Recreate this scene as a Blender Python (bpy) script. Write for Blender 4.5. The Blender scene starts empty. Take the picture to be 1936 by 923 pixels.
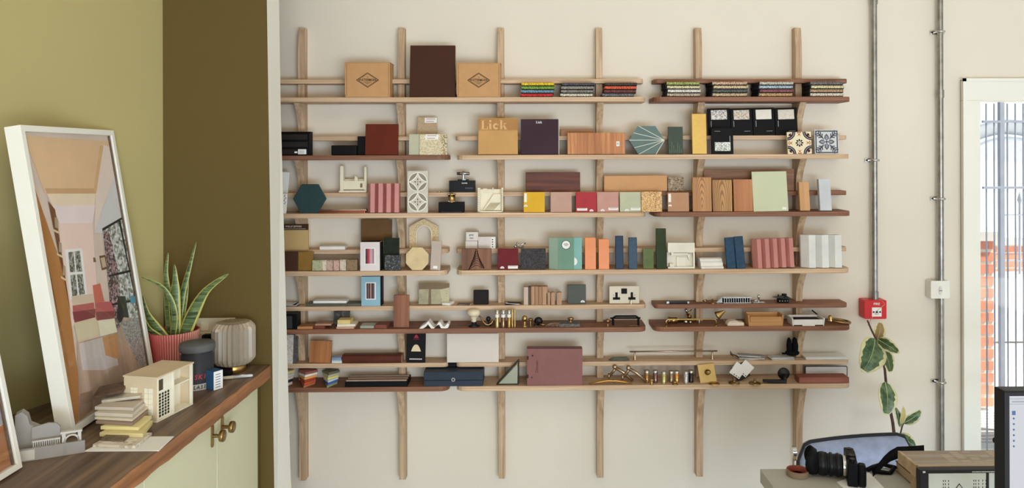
import bpy, math, random
from mathutils import Vector, Matrix
random.seed(7)
R = math.radians
scene = bpy.context.scene
COL = scene.collection

# ------------------------------------------------------------------ camera
F_PX, D0, EYE = 1400.0, 3.33, 1.65
YAW, ROLL = R(0.95), 0.0028
CX, CY = 1023.0, 290.0
CAMP = Vector((0, -D0, EYE))
F0 = Vector((math.sin(YAW), math.cos(YAW), 0))
R0 = Vector((math.cos(YAW), -math.sin(YAW), 0))
U0 = Vector((0, 0, 1))
CU = U0*math.cos(ROLL) + R0*math.sin(ROLL)
CR = R0*math.cos(ROLL) - U0*math.sin(ROLL)
cam_d = bpy.data.cameras.new('camera')
cam = bpy.data.objects.new('camera', cam_d)
COL.objects.link(cam)
m = Matrix((CR, CU, -F0)).transposed().to_4x4()
m.translation = CAMP
cam.matrix_world = m
cam_d.sensor_width = 36
cam_d.lens = F_PX/1936*36
cam_d.shift_x = (968-CX)/1936
cam_d.shift_y = (CY-461.5)/1936
cam_d.clip_start = 0.02
scene.camera = cam

# ------------------------------------------------------------------ view, world, lights
vs = scene.view_settings
vs.view_transform = 'Standard'
vs.look = 'None'
vs.gamma = 1
vs.use_curve_mapping = False
vs.exposure = -0.06
wd = bpy.data.worlds.new('world')
scene.world = wd
wd.use_nodes = True
bg = wd.node_tree.nodes['Background']
bg.inputs[0].default_value = (0.76, 0.89, 1.0, 1)
bg.inputs[1].default_value = 0.6


def area(name, loc, target, sx, sy, power, col):
    l = bpy.data.lights.new(name, 'AREA')
    l.shape = 'RECTANGLE'
    l.size, l.size_y, l.energy, l.color = sx, sy, power, col
    o = bpy.data.objects.new(name, l)
    COL.objects.link(o)
    o.location = loc
    o.rotation_euler = (Vector(target)-Vector(loc)).to_track_quat('-Z', 'Y').to_euler()
    return o


area('window_and_fill_light', (3.2, -4.2, 1.1), (0.3, 0, 0.9), 1.8, 1.6, 10, (0.92, 0.96, 1.0))
area('window_and_fill_light', (1.1, -5.3, 0.7), (0.2, 0, 0.4), 2.6, 0.9, 128, (0.68, 0.85, 1.0))  # cool low fill added behind the camera to brighten the lower wall
area('window_and_fill_light', (1.1, -5.3, 1.9), (0.1, 0, 1.5), 2.6, 1.0, 48, (1.0, 0.76, 0.48))  # warm frontal fill, added to lift the wall between the shelves
area('ceiling_lamp_light', (0.0, -2.3, 2.95), (-0.1, 0, 1.3), 2.6, 0.5, 5, (1.0, 0.66, 0.30))
sun = bpy.data.lights.new('sun', 'SUN')
sun.energy, sun.angle, sun.color = 14.0, R(2), (1.0, .96, .88)
sun_o = bpy.data.objects.new('sun', sun)
COL.objects.link(sun_o)
sun_o.rotation_euler = Vector((-.45, .2, -.87)).to_track_quat('-Z', 'Y').to_euler()


def ray(px, py):
    return F0*F_PX + CR*(px-CX) + CU*(CY-py)


def P(px, py, Y):
    d = ray(px, py)
    return CAMP + d*((Y-CAMP.y)/d.y)


def PZ(px, py, Z=0.90):
    d = ray(px, py)
    return CAMP + d*((Z-CAMP.z)/d.z)


def PX(px, py, X):
    d = ray(px, py)
    return CAMP + d*((X-CAMP.x)/d.x)


# ------------------------------------------------------------------ materials
def lin(c):
    c = c/255
    return c/12.92 if c <= 0.04045 else ((c+0.055)/1.055)**2.4


def S(r, g, b, k=1.0):
    return (min(lin(r)*k, .92), min(lin(g)*k, .92), min(lin(b)*k, .92), 1)


MC = {}


def newmat(name):
    m = bpy.data.materials.new(name)
    m.use_nodes = True
    nt = m.node_tree
    return m, nt, nt.nodes['Principled BSDF']


def coords(nt, scale=(1, 1, 1), rot=(0, 0, 0)):
    tc = nt.nodes.new('ShaderNodeTexCoord')
    mp = nt.nodes.new('ShaderNodeMapping')
    mp.inputs['Scale'].default_value = scale
    mp.inputs['Rotation'].default_value = rot
    nt.links.new(tc.outputs['Object'], mp.inputs[0])
    return mp


def noise(nt, mp, scale, detail=3, rough=.55, dist=0):
    n = nt.nodes.new('ShaderNodeTexNoise')
    n.inputs['Scale'].default_value = scale
    n.inputs['Detail'].default_value = detail
    n.inputs['Roughness'].default_value = rough
    n.inputs['Distortion'].default_value = dist
    nt.links.new(mp.outputs[0], n.inputs['Vector'])
    return n


def ramp(nt, src, stops):
    r = nt.nodes.new('ShaderNodeValToRGB')
    e = r.color_ramp.elements
    e[0].position, e[0].color = stops[0]
    e[1].position, e[1].color = stops[-1]
    for p, c in stops[1:-1]:
        x = e.new(p)
        x.color = c
    nt.links.new(src, r.inputs[0])
    return r


def bump(nt, src, b, strength=.3, dist=.002):
    n = nt.nodes.new('ShaderNodeBump')
    n.inputs['Strength'].default_value = strength
    n.inputs['Distance'].default_value = dist
    nt.links.new(src, n.inputs['Height'])
    nt.links.new(n.outputs[0], b.inputs['Normal'])


def paint(c, rough=.55, metal=0, var=.06, vs=14, bmp=0, coat=0, k=1.0):
    key = ('p', c, rough, metal, var, vs, bmp, coat, k)
    if key in MC:
        return MC[key]
    m, nt, b = newmat('paint')
    if not metal and max(c) < 125:
        k = k*(.62+.38*max(c)/125)
    col = S(*c, k)
    if not metal:
        b.inputs['Specular IOR Level'].default_value = .28 if max(c) > 125 else .1
        if max(c) < 125:
            coat = coat*.3
    mp = coords(nt)
    n = noise(nt, mp, vs, 3)
    lo = tuple(x*(1-var) for x in col[:3])+(1,)
    hi = tuple(min(x*(1+var), 1) for x in col[:3])+(1,)
    r = ramp(nt, n.outputs['Fac'], [(.3, lo), (.7, hi)])
    nt.links.new(r.outputs[0], b.inputs['Base Color'])
    b.inputs['Roughness'].default_value = rough if metal else max(rough, .38)
    b.inputs['Metallic'].default_value = metal
    if coat:
        b.inputs['Coat Weight'].default_value = coat*.35
        b.inputs['Coat Roughness'].default_value = .22
    if bmp:
        n2 = noise(nt, mp, 350, 2)
        bump(nt, n2.outputs['Fac'], b, bmp, .001)
    MC[key] = m
    return m


def wood(c1, c2, axis='x', sc=1.0, rough=.6, rings=0.0, k=1.0, fine=1.0):
    """grain runs along the given local axis"""
    key = ('w', c1, c2, axis, sc, rough, rings, k, fine)
    if key in MC:
        return MC[key]
    m, nt, b = newmat('wood')
    s = {'x': (2.2, 60, 60), 'y': (60, 2.2, 60), 'z': (60, 60, 2.2)}[axis]
    mp = coords(nt, tuple(v*sc for v in s))
    n = noise(nt, mp, 1.0, 5, .6, .4)
    mid = tuple((a+bb)/2 for a, bb in zip(c1, c2))
    r = ramp(nt, n.outputs['Fac'], [(.30, S(*c2, k)), (.5, S(*mid, k)), (.68, S(*c1, k))])
    out = r.outputs[0]
    if rings:
        s2 = {'x': (5, 30, 30), 'y': (30, 5, 30), 'z': (30, 30, 5)}[axis]
        mp2 = coords(nt, tuple(v*rings for v in s2))
        w = nt.nodes.new('ShaderNodeTexWave')
        w.wave_type = 'RINGS'
        w.rings_direction = 'Y'
        w.inputs['Scale'].default_value = 1.4
        w.inputs['Distortion'].default_value = 2.2
        w.inputs['Detail'].default_value = 1
        nt.links.new(mp2.outputs[0], w.inputs[0])
        mx = nt.nodes.new('ShaderNodeMixRGB')
        mx.blend_type = 'MULTIPLY'
        mx.inputs[0].default_value = .75
        rr = ramp(nt, w.outputs['Fac'], [(.15, (.42, .34, .28, 1)), (.6, (1, 1, 1, 1))])
        nt.links.new(out, mx.inputs[1])
        nt.links.new(rr.outputs[0], mx.inputs[2])
        out = mx.outputs[0]
    nt.links.new(out, b.inputs['Base Color'])
    b.inputs['Roughness'].default_value = rough
    bump(nt, n.outputs['Fac'], b, .25*fine, .001)
    MC[key] = m
    return m


def speck(base, chips, scale=220, rough=.7, thr=.5, bmp=.3):
    key = ('s', base, tuple(chips), scale, rough, thr)
    if key in MC:
        return MC[key]
    m, nt, b = newmat('speckled')
    mp = coords(nt)
    v = nt.nodes.new('ShaderNodeTexVoronoi')
    v.inputs['Scale'].default_value = scale
    nt.links.new(mp.outputs[0], v.inputs['Vector'])
    sep = nt.nodes.new('ShaderNodeSeparateColor')
    nt.links.new(v.outputs['Color'], sep.inputs[0])
    st = [(0, S(*base)), (thr, S(*base))]
    for i, c in enumerate(chips):
        st.append((thr+.01+(1-thr)*i/len(chips), S(*c)))
    r = ramp(nt, sep.outputs[0], st)
    r.color_ramp.interpolation = 'CONSTANT'
    nt.links.new(r.outputs[0], b.inputs['Base Color'])
    b.inputs['Roughness'].default_value = rough
    if bmp:
        bump(nt, sep.outputs[0], b, bmp, .0008)
    MC[key] = m
    return m


def shelf_ply(c1, c2, name):
    """plywood: face grain along x with thin edge plies across z"""
    m, nt, b = newmat(name)
    mp = coords(nt, (3.0, 30, 190))
    n = noise(nt, mp, 1.0, 5, .62, .3)
    mid = tuple((a+bb)/2 for a, bb in zip(c1, c2))
    r = ramp(nt, n.outputs['Fac'], [(.3, S(*c2)), (.5, S(*mid)), (.68, S(*c1))])
    nt.links.new(r.outputs[0], b.inputs['Base Color'])
    b.inputs['Roughness'].default_value = .6
    bump(nt, n.outputs['Fac'], b, .15, .0008)
    return m


def glass(tint=(1, 1, 1, 1), refl=.08, rough=.02):
    key = ('g', tint, refl, rough)
    if key in MC:
        return MC[key]
    m = bpy.data.materials.new('glass')
    m.use_nodes = True
    nt = m.node_tree
    nt.nodes.clear()
    o = nt.nodes.new('ShaderNodeOutputMaterial')
    t = nt.nodes.new('ShaderNodeBsdfTransparent')
    t.inputs[0].default_value = tint
    g = nt.nodes.new('ShaderNodeBsdfGlossy')
    g.inputs['Roughness'].default_value = rough
    mx = nt.nodes.new('ShaderNodeMixShader')
    mx.inputs[0].default_value = refl
    nt.links.new(t.outputs[0], mx.inputs[1])
    nt.links.new(g.outputs[0], mx.inputs[2])
    nt.links.new(mx.outputs[0], o.inputs[0])
    MC[key] = m
    return m


def metal(c, rough=.28):
    return paint(c, rough, 1, .05, 60)


BRASS = metal((196, 162, 104), .27)
ABRASS = metal((150, 122, 82), .33)
CHROME = metal((200, 198, 195), .2)
DARKM = paint((34, 32, 34), .38, .6)
BLACK = paint((24, 23, 25), .5)
WHITE = paint((236, 232, 226), .5)
PAPER = paint((240, 238, 234), .8, var=.02)
INK = paint((40, 34, 32), .8)


# ------------------------------------------------------------------ mesh builder
class B:
    def __init__(s):
        s.v, s.f, s.m, s.sm = [], [], [], []

    def add(s, vs, fs, m=0, smooth=False):
        o = len(s.v)
        s.v += [tuple(v) for v in vs]
        for f in fs:
            s.f.append([i+o for i in f])
            s.m.append(m)
            s.sm.append(smooth)
        return s

    def box(s, x0, x1, y0, y1, z0, z1, m=0):
        vs = [(x, y, z) for z in (z0, z1) for y in (y0, y1) for x in (x0, x1)]
        return s.add(vs, [(0, 2, 3, 1), (4, 5, 7, 6), (0, 1, 5, 4), (2, 6, 7, 3), (0, 4, 6, 2), (1, 3, 7, 5)], m)

    def hexa(s, bot, top, m=0):
        """bottom ring and top ring of equal count"""
        n = len(bot)
        fs = [tuple(range(n))[::-1], tuple(range(n, 2*n))]
        fs += [(i, (i+1) % n, n+(i+1) % n, n+i) for i in range(n)]
        return s.add(list(bot)+list(top), fs, m)

    def prism(s, pts, y0, y1, m=0, plane='xz'):
        """outline in xz (or xy / yz) extruded along the third axis"""
        if plane == 'xz':
            g = lambda p, t: (p[0], t, p[1])
        elif plane == 'xy':
            g = lambda p, t: (p[0], p[1], t)
        else:
            g = lambda p, t: (t, p[0], p[1])
        return s.hexa([g(p, y0) for p in pts], [g(p, y1) for p in pts], m)

    def flat(s, pts, y, m=0):
        return s.add([(p[0], y, p[1]) for p in pts], [tuple(range(len(pts)))], m)

    def lathe(s, prof, c=(0, 0, 0), axis='z', seg=24, m=0, smooth=True):
        vs, fs = [], []
        n = len(prof)
        for i in range(seg):
            a = 2*math.pi*i/seg
            for r, h in prof:
                x, y, z = r*math.cos(a), r*math.sin(a), h
                if axis == 'y':
                    x, y, z = x, -h, y
                elif axis == 'x':
                    x, y, z = h, x, y
                vs.append((x+c[0], y+c[1], z+c[2]))
        for i in range(seg):
            j = (i+1) % seg
            for k in range(n-1):
                fs.append((i*n+k, j*n+k, j*n+k+1, i*n+k+1))
        s.add(vs, fs, m, smooth)
        if prof[0][0] > 1e-5:
            s.add([vs[i*n] for i in range(seg)], [tuple(range(seg))], m)
        if prof[-1][0] > 1e-5:
            s.add([vs[i*n+n-1] for i in range(seg)], [tuple(range(seg))], m)
        return s

    def cyl(s, r, h, c=(0, 0, 0), axis='z', seg=20, m=0, r2=None):
        r2 = r if r2 is None else r2
        return s.lathe([(r, 0), (r2, h)], c, axis, seg, m)

    def ball(s, r, c, m=0, sc=(1, 1, 1), seg=16):
        vs, fs = [], []
        nr = seg//2
        for i in range(nr+1):
            t = math.pi*i/nr
            for j in range(seg):
                a = 2*math.pi*j/seg
                vs.append((c[0]+r*sc[0]*math.sin(t)*math.cos(a), c[1]+r*sc[1]*math.sin(t)*math.sin(a), c[2]+r*sc[2]*math.cos(t)))
        for i in range(nr):
            for j in range(seg):
                k = (j+1) % seg
                fs.append((i*seg+j, (i+1)*seg+j, (i+1)*seg+k, i*seg+k))
        return s.add(vs, fs, m, True)

    def tube(s, pts, r, seg=10, m=0, closed=False):
        pts = [Vector(p) for p in pts]
        n = len(pts)
        rs = r if isinstance(r, (list, tuple)) else [r]*n
        vs, fs = [], []
        up = Vector((0.12, 0.21, 1)).normalized()
        prev = None
        for i, p in enumerate(pts):
            if closed:
                t = pts[(i+1) % n]-pts[i-1]
            else:
                t = pts[min(i+1, n-1)]-pts[max(i-1, 0)]
            t.normalize()
            if prev is None:
                a = t.cross(up)
                if a.length < .2:
                    a = t.cross(Vector((1, 0, 0)))
            else:
                a = prev - t*prev.dot(t)
            a.normalize()
            prev = a
            b = t.cross(a)
            for k in range(seg):
                q = 2*math.pi*k/seg
                vs.append(p+(a*math.cos(q)+b*math.sin(q))*rs[i])
        last = n if closed else n-1
        for i in range(last):
            j = (i+1) % n
            for k in range(seg):
                l = (k+1) % seg
                fs.append((i*seg+k, i*seg+l, j*seg+l, j*seg+k))
        if not closed:
            fs.append(tuple(range(seg))[::-1])
            fs.append(tuple((n-1)*seg+k for k in range(seg)))
        return s.add(vs, fs, m, True)

    def build(s, name, mats, parent=None, loc=None, rot=None, bevel=0, seg=2, mw=None, label=None, kind=None):
        me = bpy.data.meshes.new(name)
        me.from_pydata(s.v, [], s.f)
        if not isinstance(mats, (list, tuple)):
            mats = [mats]
        for q in mats:
            me.materials.append(q)
        for p, mi, sm in zip(me.polygons, s.m, s.sm):
            p.material_index = min(mi, len(mats)-1)
            p.use_smooth = sm
        import bmesh
        bm = bmesh.new()
        bm.from_mesh(me)
        bmesh.ops.recalc_face_normals(bm, faces=bm.faces)
        bm.to_mesh(me)
        bm.free()
        o = bpy.data.objects.new(name, me)
        COL.objects.link(o)
        if parent:
            o.parent = parent
        if loc is not None:
            o.location = loc
        if rot is not None:
            o.rotation_euler = rot
        if mw is not None:
            o.matrix_world = mw
        if bevel:
            md = o.modifiers.new('bevel', 'BEVEL')
            md.width, md.segments, md.limit_method, md.angle_limit = bevel, seg, 'ANGLE', R(40)
        if label:
            o['label'] = label
        if kind:
            o['kind'] = kind
        return o


def tag(o, label, cat, group=None, kind=None):
    o['label'], o['category'] = label, cat
    if group:
        o['group'] = group
    if kind:
        o['kind'] = kind
    return o


def empty(name, loc, label, cat, rot=(0, 0, 0), group=None):
    o = bpy.data.objects.new(name, None)
    COL.objects.link(o)
    o.location, o.rotation_euler = loc, rot
    o.empty_display_size = .02
    return tag(o, label, cat, group)


def text(parent, s, size, x, y, z, mat, name='lettering', rot=(R(90), 0, 0), sx=1.0, ext=.0002, al='CENTER'):
    cu = bpy.data.curves.new('text', 'FONT')
    cu.body, cu.size, cu.extrude = s, size, ext
    cu.offset = size*.012
    cu.align_x, cu.align_y = al, 'CENTER'
    cu.resolution_u = 3
    t = bpy.data.objects.new('text', cu)
    COL.objects.link(t)
    dg = bpy.context.evaluated_depsgraph_get()
    me = bpy.data.meshes.new_from_object(t.evaluated_get(dg))
    bpy.data.objects.remove(t)
    o = bpy.data.objects.new(name, me)
    me.materials.clear()
    me.materials.append(mat)
    COL.objects.link(o)
    o.parent = parent
    o.location, o.rotation_euler, o.scale = (x, y, z), rot, (sx, 1, 1)
    return o


def rr(x0, x1, z0, z1, r, n=4):
    """rounded rectangle outline"""
    pts = []
    for cx, cz, a0 in ((x1-r, z1-r, 0), (x0+r, z1-r, 90), (x0+r, z0+r, 180), (x1-r, z0+r, 270)):
        for i in range(n+1):
            a = R(a0+90*i/n)
            pts.append((cx+r*math.cos(a), cz+r*math.sin(a)))
    return pts


def circ(cx, cz, r, n=20, rz=None, a0=0):
    rz = r if rz is None else rz
    return [(cx+r*math.cos(2*math.pi*i/n+a0), cz+rz*math.sin(2*math.pi*i/n+a0)) for i in range(n)]


# ================================================================== room shell
CREAM = paint((227, 217, 202), .75, var=.015, vs=3, bmp=.05)
GREEN = paint((174, 161, 110), .7, var=.015, vs=3, bmp=.05)
OLIVE = paint((102, 85, 48), .7, var=.015, vs=3, bmp=.05)
TRIMW = paint((236, 233, 222), .5, var=.015, vs=3)
FLOORM = paint((190, 190, 188), .6, var=.04, vs=3)
CEIL = 3.0


def S_(o):
    o['kind'] = 'structure'
    return o


DX0, DX1 = P(1816, 500, 0).x, 3.15        # doorway opening (outer frame edges)
DZ1 = P(1850, 152, 0).z
b = B()
b.box(-2.6, DX0, 0, .3, 0, CEIL)
b.box(DX0, DX1, 0, .3, DZ1, CEIL)
b.box(DX1, 6.6, 0, .3, 0, CEIL)
S_(b.build('wall_back', CREAM))
YN = -0.68
cl = P(306, 100, YN)
cl2 = P(311, 640, YN)
XL = (cl.x+cl2.x)/2
SL = 0.40
xw = lambda Y: XL - SL*(YN-Y)      # left wall position at Y
# left wall (slightly out of square), its far end meets the partition
b = B()
b.prism([(XL, YN), (xw(-6.2), -6.2), (xw(-6.2)-.15, -6.2), (XL-.15, YN)], 0, CEIL, plane='xy')
S_(b.build('wall_left', GREEN))
# partition facing the room (olive) with its white end
fr_t, fr_b = P(505, 0, YN), P(519, 923, YN)
bk_t, bk_b = P(525, 0, YN+.13), P(550, 923, YN+.13)


def ext(a, c, z):
    t = (z-a.z)/(c.z-a.z)
    return a + (c-a)*t


b = B()
f0, f1 = ext(fr_t, fr_b, 0), ext(fr_t, fr_b, CEIL)
k0, k1 = ext(bk_t, bk_b, 0), ext(bk_t, bk_b, CEIL)
b.hexa([(-2.6, YN+.001, 0), (f0.x-.002, YN+.001, 0), (f0.x-.002, YN+.1, 0), (-2.6, YN+.1, 0)],
       [(-2.6, YN+.001, CEIL), (f1.x-.002, YN+.001, CEIL), (f1.x-.002, YN+.1, CEIL), (-2.6, YN+.1, CEIL)])
S_(b.build('wall_partition', OLIVE))
b = B()
b.hexa([(f0.x-.001, YN, 0), (k0.x, YN+.13, 0), (f0.x-.001, YN+.13, 0)], [(f1.x-.001, YN, CEIL), (k1.x, YN+.13, CEIL), (f1.x-.001, YN+.13, CEIL)])
S_(b.build('trim_1', TRIMW))
S_(B().box(-2.6, 6.6, -6.2, .3, -.1, 0).build('floor', FLOORM))
S_(B().box(-2.9, 6.6, -6.2, .3, CEIL, CEIL+.1).build('ceiling', TRIMW))

# door with glazed pane at the right
b = B()
gx0, gz1 = P(1852, 500, -.02).x, P(1860, 190, -.02).z
b.box(DX0+.002, gx0, -.03, .10, 0, gz1)
b.box(DX0+.002, DX1-.002, -.03, .10, gz1, DZ1-.002)
b.box(DX1-.1, DX1-.002, -.03, .10, 0, gz1)
dr = S_(b.build('door_1', TRIMW, bevel=.003))
B().box(gx0, DX1-.1, .03, .036, 0.001, gz1).build('glass_pane', glass((.97, .99, 1, 1), .05), dr)
b = B()
b.box(DX0-.006, DX0+.008, -.036, -.0301, 0, DZ1+.006)
b.box(DX0-.006, DX1, -.036, -.0301, DZ1-.008, DZ1+.006)
b.build('door_bead', TRIMW, dr)

# ------------------------------------------------------------------ outside the door
EXTW = paint((225, 225, 228), .8)
PAVE = paint((236, 234, 230), .85)
S_(B().box(1.2, 9, .3, 7.5, -.2, -.02).build('ground', PAVE))
b = B()
b.box(1.5, 9.5, 7.5, 7.8, -.1, 5)
S_(b.build('wall_outside', EXTW))
# arch mouldings of the white building
o = B()
ac = P(1905, 400, 7.45)
for q in (1.25, 1.0):
    pts = [(ac.x+q*math.cos(R(a)), 7.46, ac.z+.1+q*math.sin(R(a))) for a in range(0, 181, 10)]
    o.tube(pts, .04, 6)
tag(o.build('window_arch', paint((165, 172, 185), .7)), 'arched grey moulding on the white building across the yard', 'moulding')


def bricks(x0, x1, y0, y1, z0, z1):
    b = B()
    b.box(x0, x1, y0, y1, z0, z1, 1)
    z = z0
    row = 0
    while z+.062 < z1:
        x = x0 - (.11 if row % 2 else 0)
        while x < x1:
            a, c = max(x, x0), min(x+.205, x1)
            if c-a > .03:
                b.box(a, c, y0-.006, y0, z+.01, z+.067, 0)
            x += .22
        z += .078
        row += 1
    return b


bp = P(1845, 730, 1.4)
bq = P(1877, 455, 1.4)
pier = bricks(bp.x-.25, bq.x, 1.4, 1.62, 0, bq.z).build('brick_pier', [paint((222, 140, 112), .85, var=.2, vs=9), paint((225, 215, 205), .9)])
tag(pier, 'red brick gate pier just outside the glazed door', 'pier')
B().box(bp.x-.27, bq.x+.02, 1.37, 1.65, bq.z, bq.z+.06).build('coping', paint((200, 195, 188), .8), pier)
bw0 = P(1876, 520, 4.2)
bw1 = P(1960, 462, 4.2)
lw = bricks(bw0.x-.6, bw1.x+1.5, 4.2, 4.42, .3, bw1.z).build('brick_wall', [paint((222, 140, 112), .85, var=.2, vs=9), paint((225, 215, 205), .9)])
tag(lw, 'red brick boundary wall behind the railings outside', 'wall')
B().box(bw0.x-.62, bw1.x+1.5, 4.17, 4.45, bw1.z, bw1.z+.07).build('coping', paint((200, 195, 188), .8), lw)
# white ramp kerb carrying the railings
k0_, k1_ = P(1878, 517, 3.2), P(1936, 530, 3.0)
kb = B().box(k0_.x-.35, 7, 3.05, 3.3, 0, k0_.z)
kb = tag(kb.build('ramp_wall', EXTW), 'white rendered low wall under the railings outside', 'wall')
GRM = paint((150, 154, 168), .6)


def gate(name, label, xs, Y, z0, z1, hz, r=.009, spear=False):
    e = empty(name, (xs[0], Y, z0), label, 'railing')
    for x in xs:
        q = B()
        q.cyl(r, z1-z0, (x-xs[0], 0, 0), seg=8)
        if spear:
            q.lathe([(r, 0), (r*2.1, .03), (.0001, .11)], (x-xs[0], 0, z1-z0), seg=8)
        q.build('railing_bar', GRM, e)
    for z in hz:
        B().box(-.02, xs[-1]-xs[0]+.02, -.008, .008, z-z0-.006, z-z0+.006).build('cross_rail', GRM, e)
    return e


zz = P(1900, 385, 3.15).z
gate('spear_railing', 'low black spear-topped railing on the white ramp wall', [P(1894, 400, 3.15).x + i*.16 for i in range(12)], 3.15, k0_.z, zz, [k0_.z+.12, zz-.1], .010, True)
tx = [P(x, 400, .75).x for x in (1865, 1880, 1905, 1920, 1935, 1950, 1965, 1980)]
gate('security_gate', 'tall thin-barred metal gate just outside the glass door', tx, .75, -.02, P(1865, 196, .75).z, [P(1865, y, .75).z for y in (230, 355)], .0045)
q = B()
pc = P(1893, 400, 1.0)
q.box(pc.x-.013, pc.x+.013, .987, 1.013, -.02, P(1893, 192, 1.0).z)
tag(q.build('gate_post', GRM), 'thick square grey post behind the thin-barred gate', 'post')
b = B()
for i in range(12):
    y = .80+i*.046
    b.box(2.0, 4.5, y, y+.024, -.02, .002)
tag(b.build('drain_grating', paint((200, 198, 195), .6)), 'slatted grey grating in the paving outside the door', 'grating')
# ================================================================== wall shelving
LIGHT = shelf_ply((224, 192, 160), (180, 146, 114), 'plywood')
DARK = shelf_ply((160, 106, 76), (102, 65, 46), 'walnut_plywood')
UPR = wood((212, 184, 152), (164, 134, 104), 'z', 1.0)
DF, DR, DR2 = .15, .08, .095
TH = .0205
rows = {'r1': (149.5, DR), 's1': (183.5, DF), 'r2': (257.2, DR), 's2': (293.0, DF), 'r3': (363.2, DR), 's3': (402.3, DF),
        'r4': (470.3, DR), 's4': (511, DF), 'r5': (577.3, DR2), 's5': (620.3, DF), 'r6': (685, DR2), 's6': (730, DF)}
Zr = {k: P(1010, y, -d).z for k, (y, d) in rows.items()}
shelving = empty('wall_shelving', (0, 0, 0), 'large wall shelving of plywood uprights with light and dark boards', 'shelving')


def board(key, px0, px1, mat, rl=True, rrt=True):
    y, d = rows[key]
    x0, x1 = P(px0, y, -d).x, P(px1, y, -d).x
    r = .04 if d > .1 else .022
    back = -.004
    pts = [(x0, back), (x0, -d+r)] if rl else [(x0, back), (x0, -d)]
    if rl:
        pts += [(x0+r-r*math.cos(R(a)), -d+r-r*math.sin(R(a))) for a in (22, 45, 68, 90)]
    if rrt:
        pts += [(x1-r+r*math.sin(R(a)), -d+r-r*math.cos(R(a))) for a in (0, 22, 45, 68, 90)]
    else:
        pts += [(x1, -d)]
    pts += [(x1, back)]
    th = TH if d > .1 else TH*.92
    o = B().prism(pts, Zr[key]-th, Zr[key], plane='xy').build('shelf_board' if d > .1 else 'shelf_rail', mat, shelving, bevel=.0012)
    o['label'] = ('light plywood' if mat is LIGHT else 'dark walnut') + (' shelf board' if d > .1 else ' rail')


for a in [('r1', 470, 1217, LIGHT, 0, 1), ('r1', 1237, 1604, DARK, 1, 1), ('s1', 470, 1223, LIGHT, 0, 1), ('s1', 1237, 1612, DARK, 1, 1),
          ('r2', 470, 838, LIGHT, 0, 1), ('r2', 861, 1603, LIGHT, 1, 1), ('s2', 470, 845, DARK, 0, 1), ('s2', 863, 1610, LIGHT, 1, 1),
          ('r3', 470, 1217, LIGHT, 0, 1), ('r3', 1240, 1603, DARK, 1, 1), ('s3', 470, 1223, LIGHT, 0, 1), ('s3', 1238, 1612, DARK, 1, 1),
          ('r4', 470, 847, LIGHT, 0, 1), ('r4', 862, 1603, LIGHT, 1, 1), ('s4', 470, 845, LIGHT, 0, 1), ('s4', 862, 1610, LIGHT, 1, 1),
          ('r5', 470, 1222, LIGHT, 0, 1), ('r5', 1238, 1604, DARK, 1, 1), ('s5', 470, 1223, DARK, 0, 1), ('s5', 1237, 1612, DARK, 1, 1),
          ('r6', 470, 847, LIGHT, 0, 1), ('r6', 862, 1607, LIGHT, 1, 1), ('s6', 470, 848, DARK, 0, 1), ('s6', 862, 1612, LIGHT, 1, 1)]:
    board(*a)

zt, zbm = P(1010, 51, -.06).z, P(1010, 908, -.06).z


def upright_profile():
    """side outline (depth, height) with the notches that the boards sit in"""
    pts = [(0, zt), (.035, zt), (.042, zt-.03), (.048, zt-.09), (.05, zt-.16)]
    order = ['r1', 's1', 'r2', 's2', 'r3', 's3', 'r4', 's4', 'r5', 's5', 'r6', 's6']
    for i, k in enumerate(order):
        z = Zr[k]
        d = rows[k][1]
        th = TH if d > .1 else TH*.92
        pts += [(.046, z+.0005), (.0035, z+.0005), (.0035, z-th-.0005)]
        zb = z-th-.0005
        if d > .1:
            L = .22 if k == 's6' else .125
            dd = .105
            for t in (0, .15, .35, .55, .75, 1):
                pts.append((.046+(dd-.046)*(1-t)**1.9, zb-L*t))
        else:
            pts.append((.046, zb))
    pts += [(.044, zbm), (0, zbm)]
    return pts


prof = upright_profile()
for px in (567.5, 757.5, 946.5, 1133.5, 1322.5, 1512):
    cx = P(px, 120, -.06).x
    b = B()
    b.prism([(-p[0], p[1]) for p in prof], cx-.0145, cx+.0145, plane='yz')
    b.build('upright', UPR, shelving, bevel=.001)

# ================================================================== items on the shelves
STK = PAPER


def place(x0, x1, y0, row, d, lean=0, t=.012, yb=None, slack=0):
    """front-face size and back-bottom anchor of an item seen between x0..x1 with its top at y0"""
    zb = Zr[row] if yb is None else P((x0+x1)/2, yb, -d).z
    ym = 0
    a, c = P(x0, rows[row][0], -d).x, P(x1, rows[row][0], -d).x
    w = c-a
    h = (P((x0+x1)/2, y0, -d).z - zb)
    if lean:
        h = h/math.cos(R(lean))
    return (a+c)/2, zb, w, h


def slab(name, label, cat, x0, x1, y0, row, mat, d=.13, t=.012, lean=5, yb=None, group=None, bev=.0012, yaw=0, roll=0, extra=None, kindp=None):
    xc, zb, w, h = place(x0, x1, y0, row, d, lean, t, yb)
    b = B()
    if extra:
        mats = extra(b, w, h, t)
    else:
        b.box(-w/2, w/2, -t, 0, 0, h)
        mats = mat
    o = b.build(name, mats, None, (xc, -d+t, zb+.0004), (R(-lean), R(roll), R(yaw)), bev)
    o['_w'] = w
    tag(o, label, cat, group)
    DIM[o.name] = (w, h, t)
    del o['_w']
    return o


DIM = {}


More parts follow.
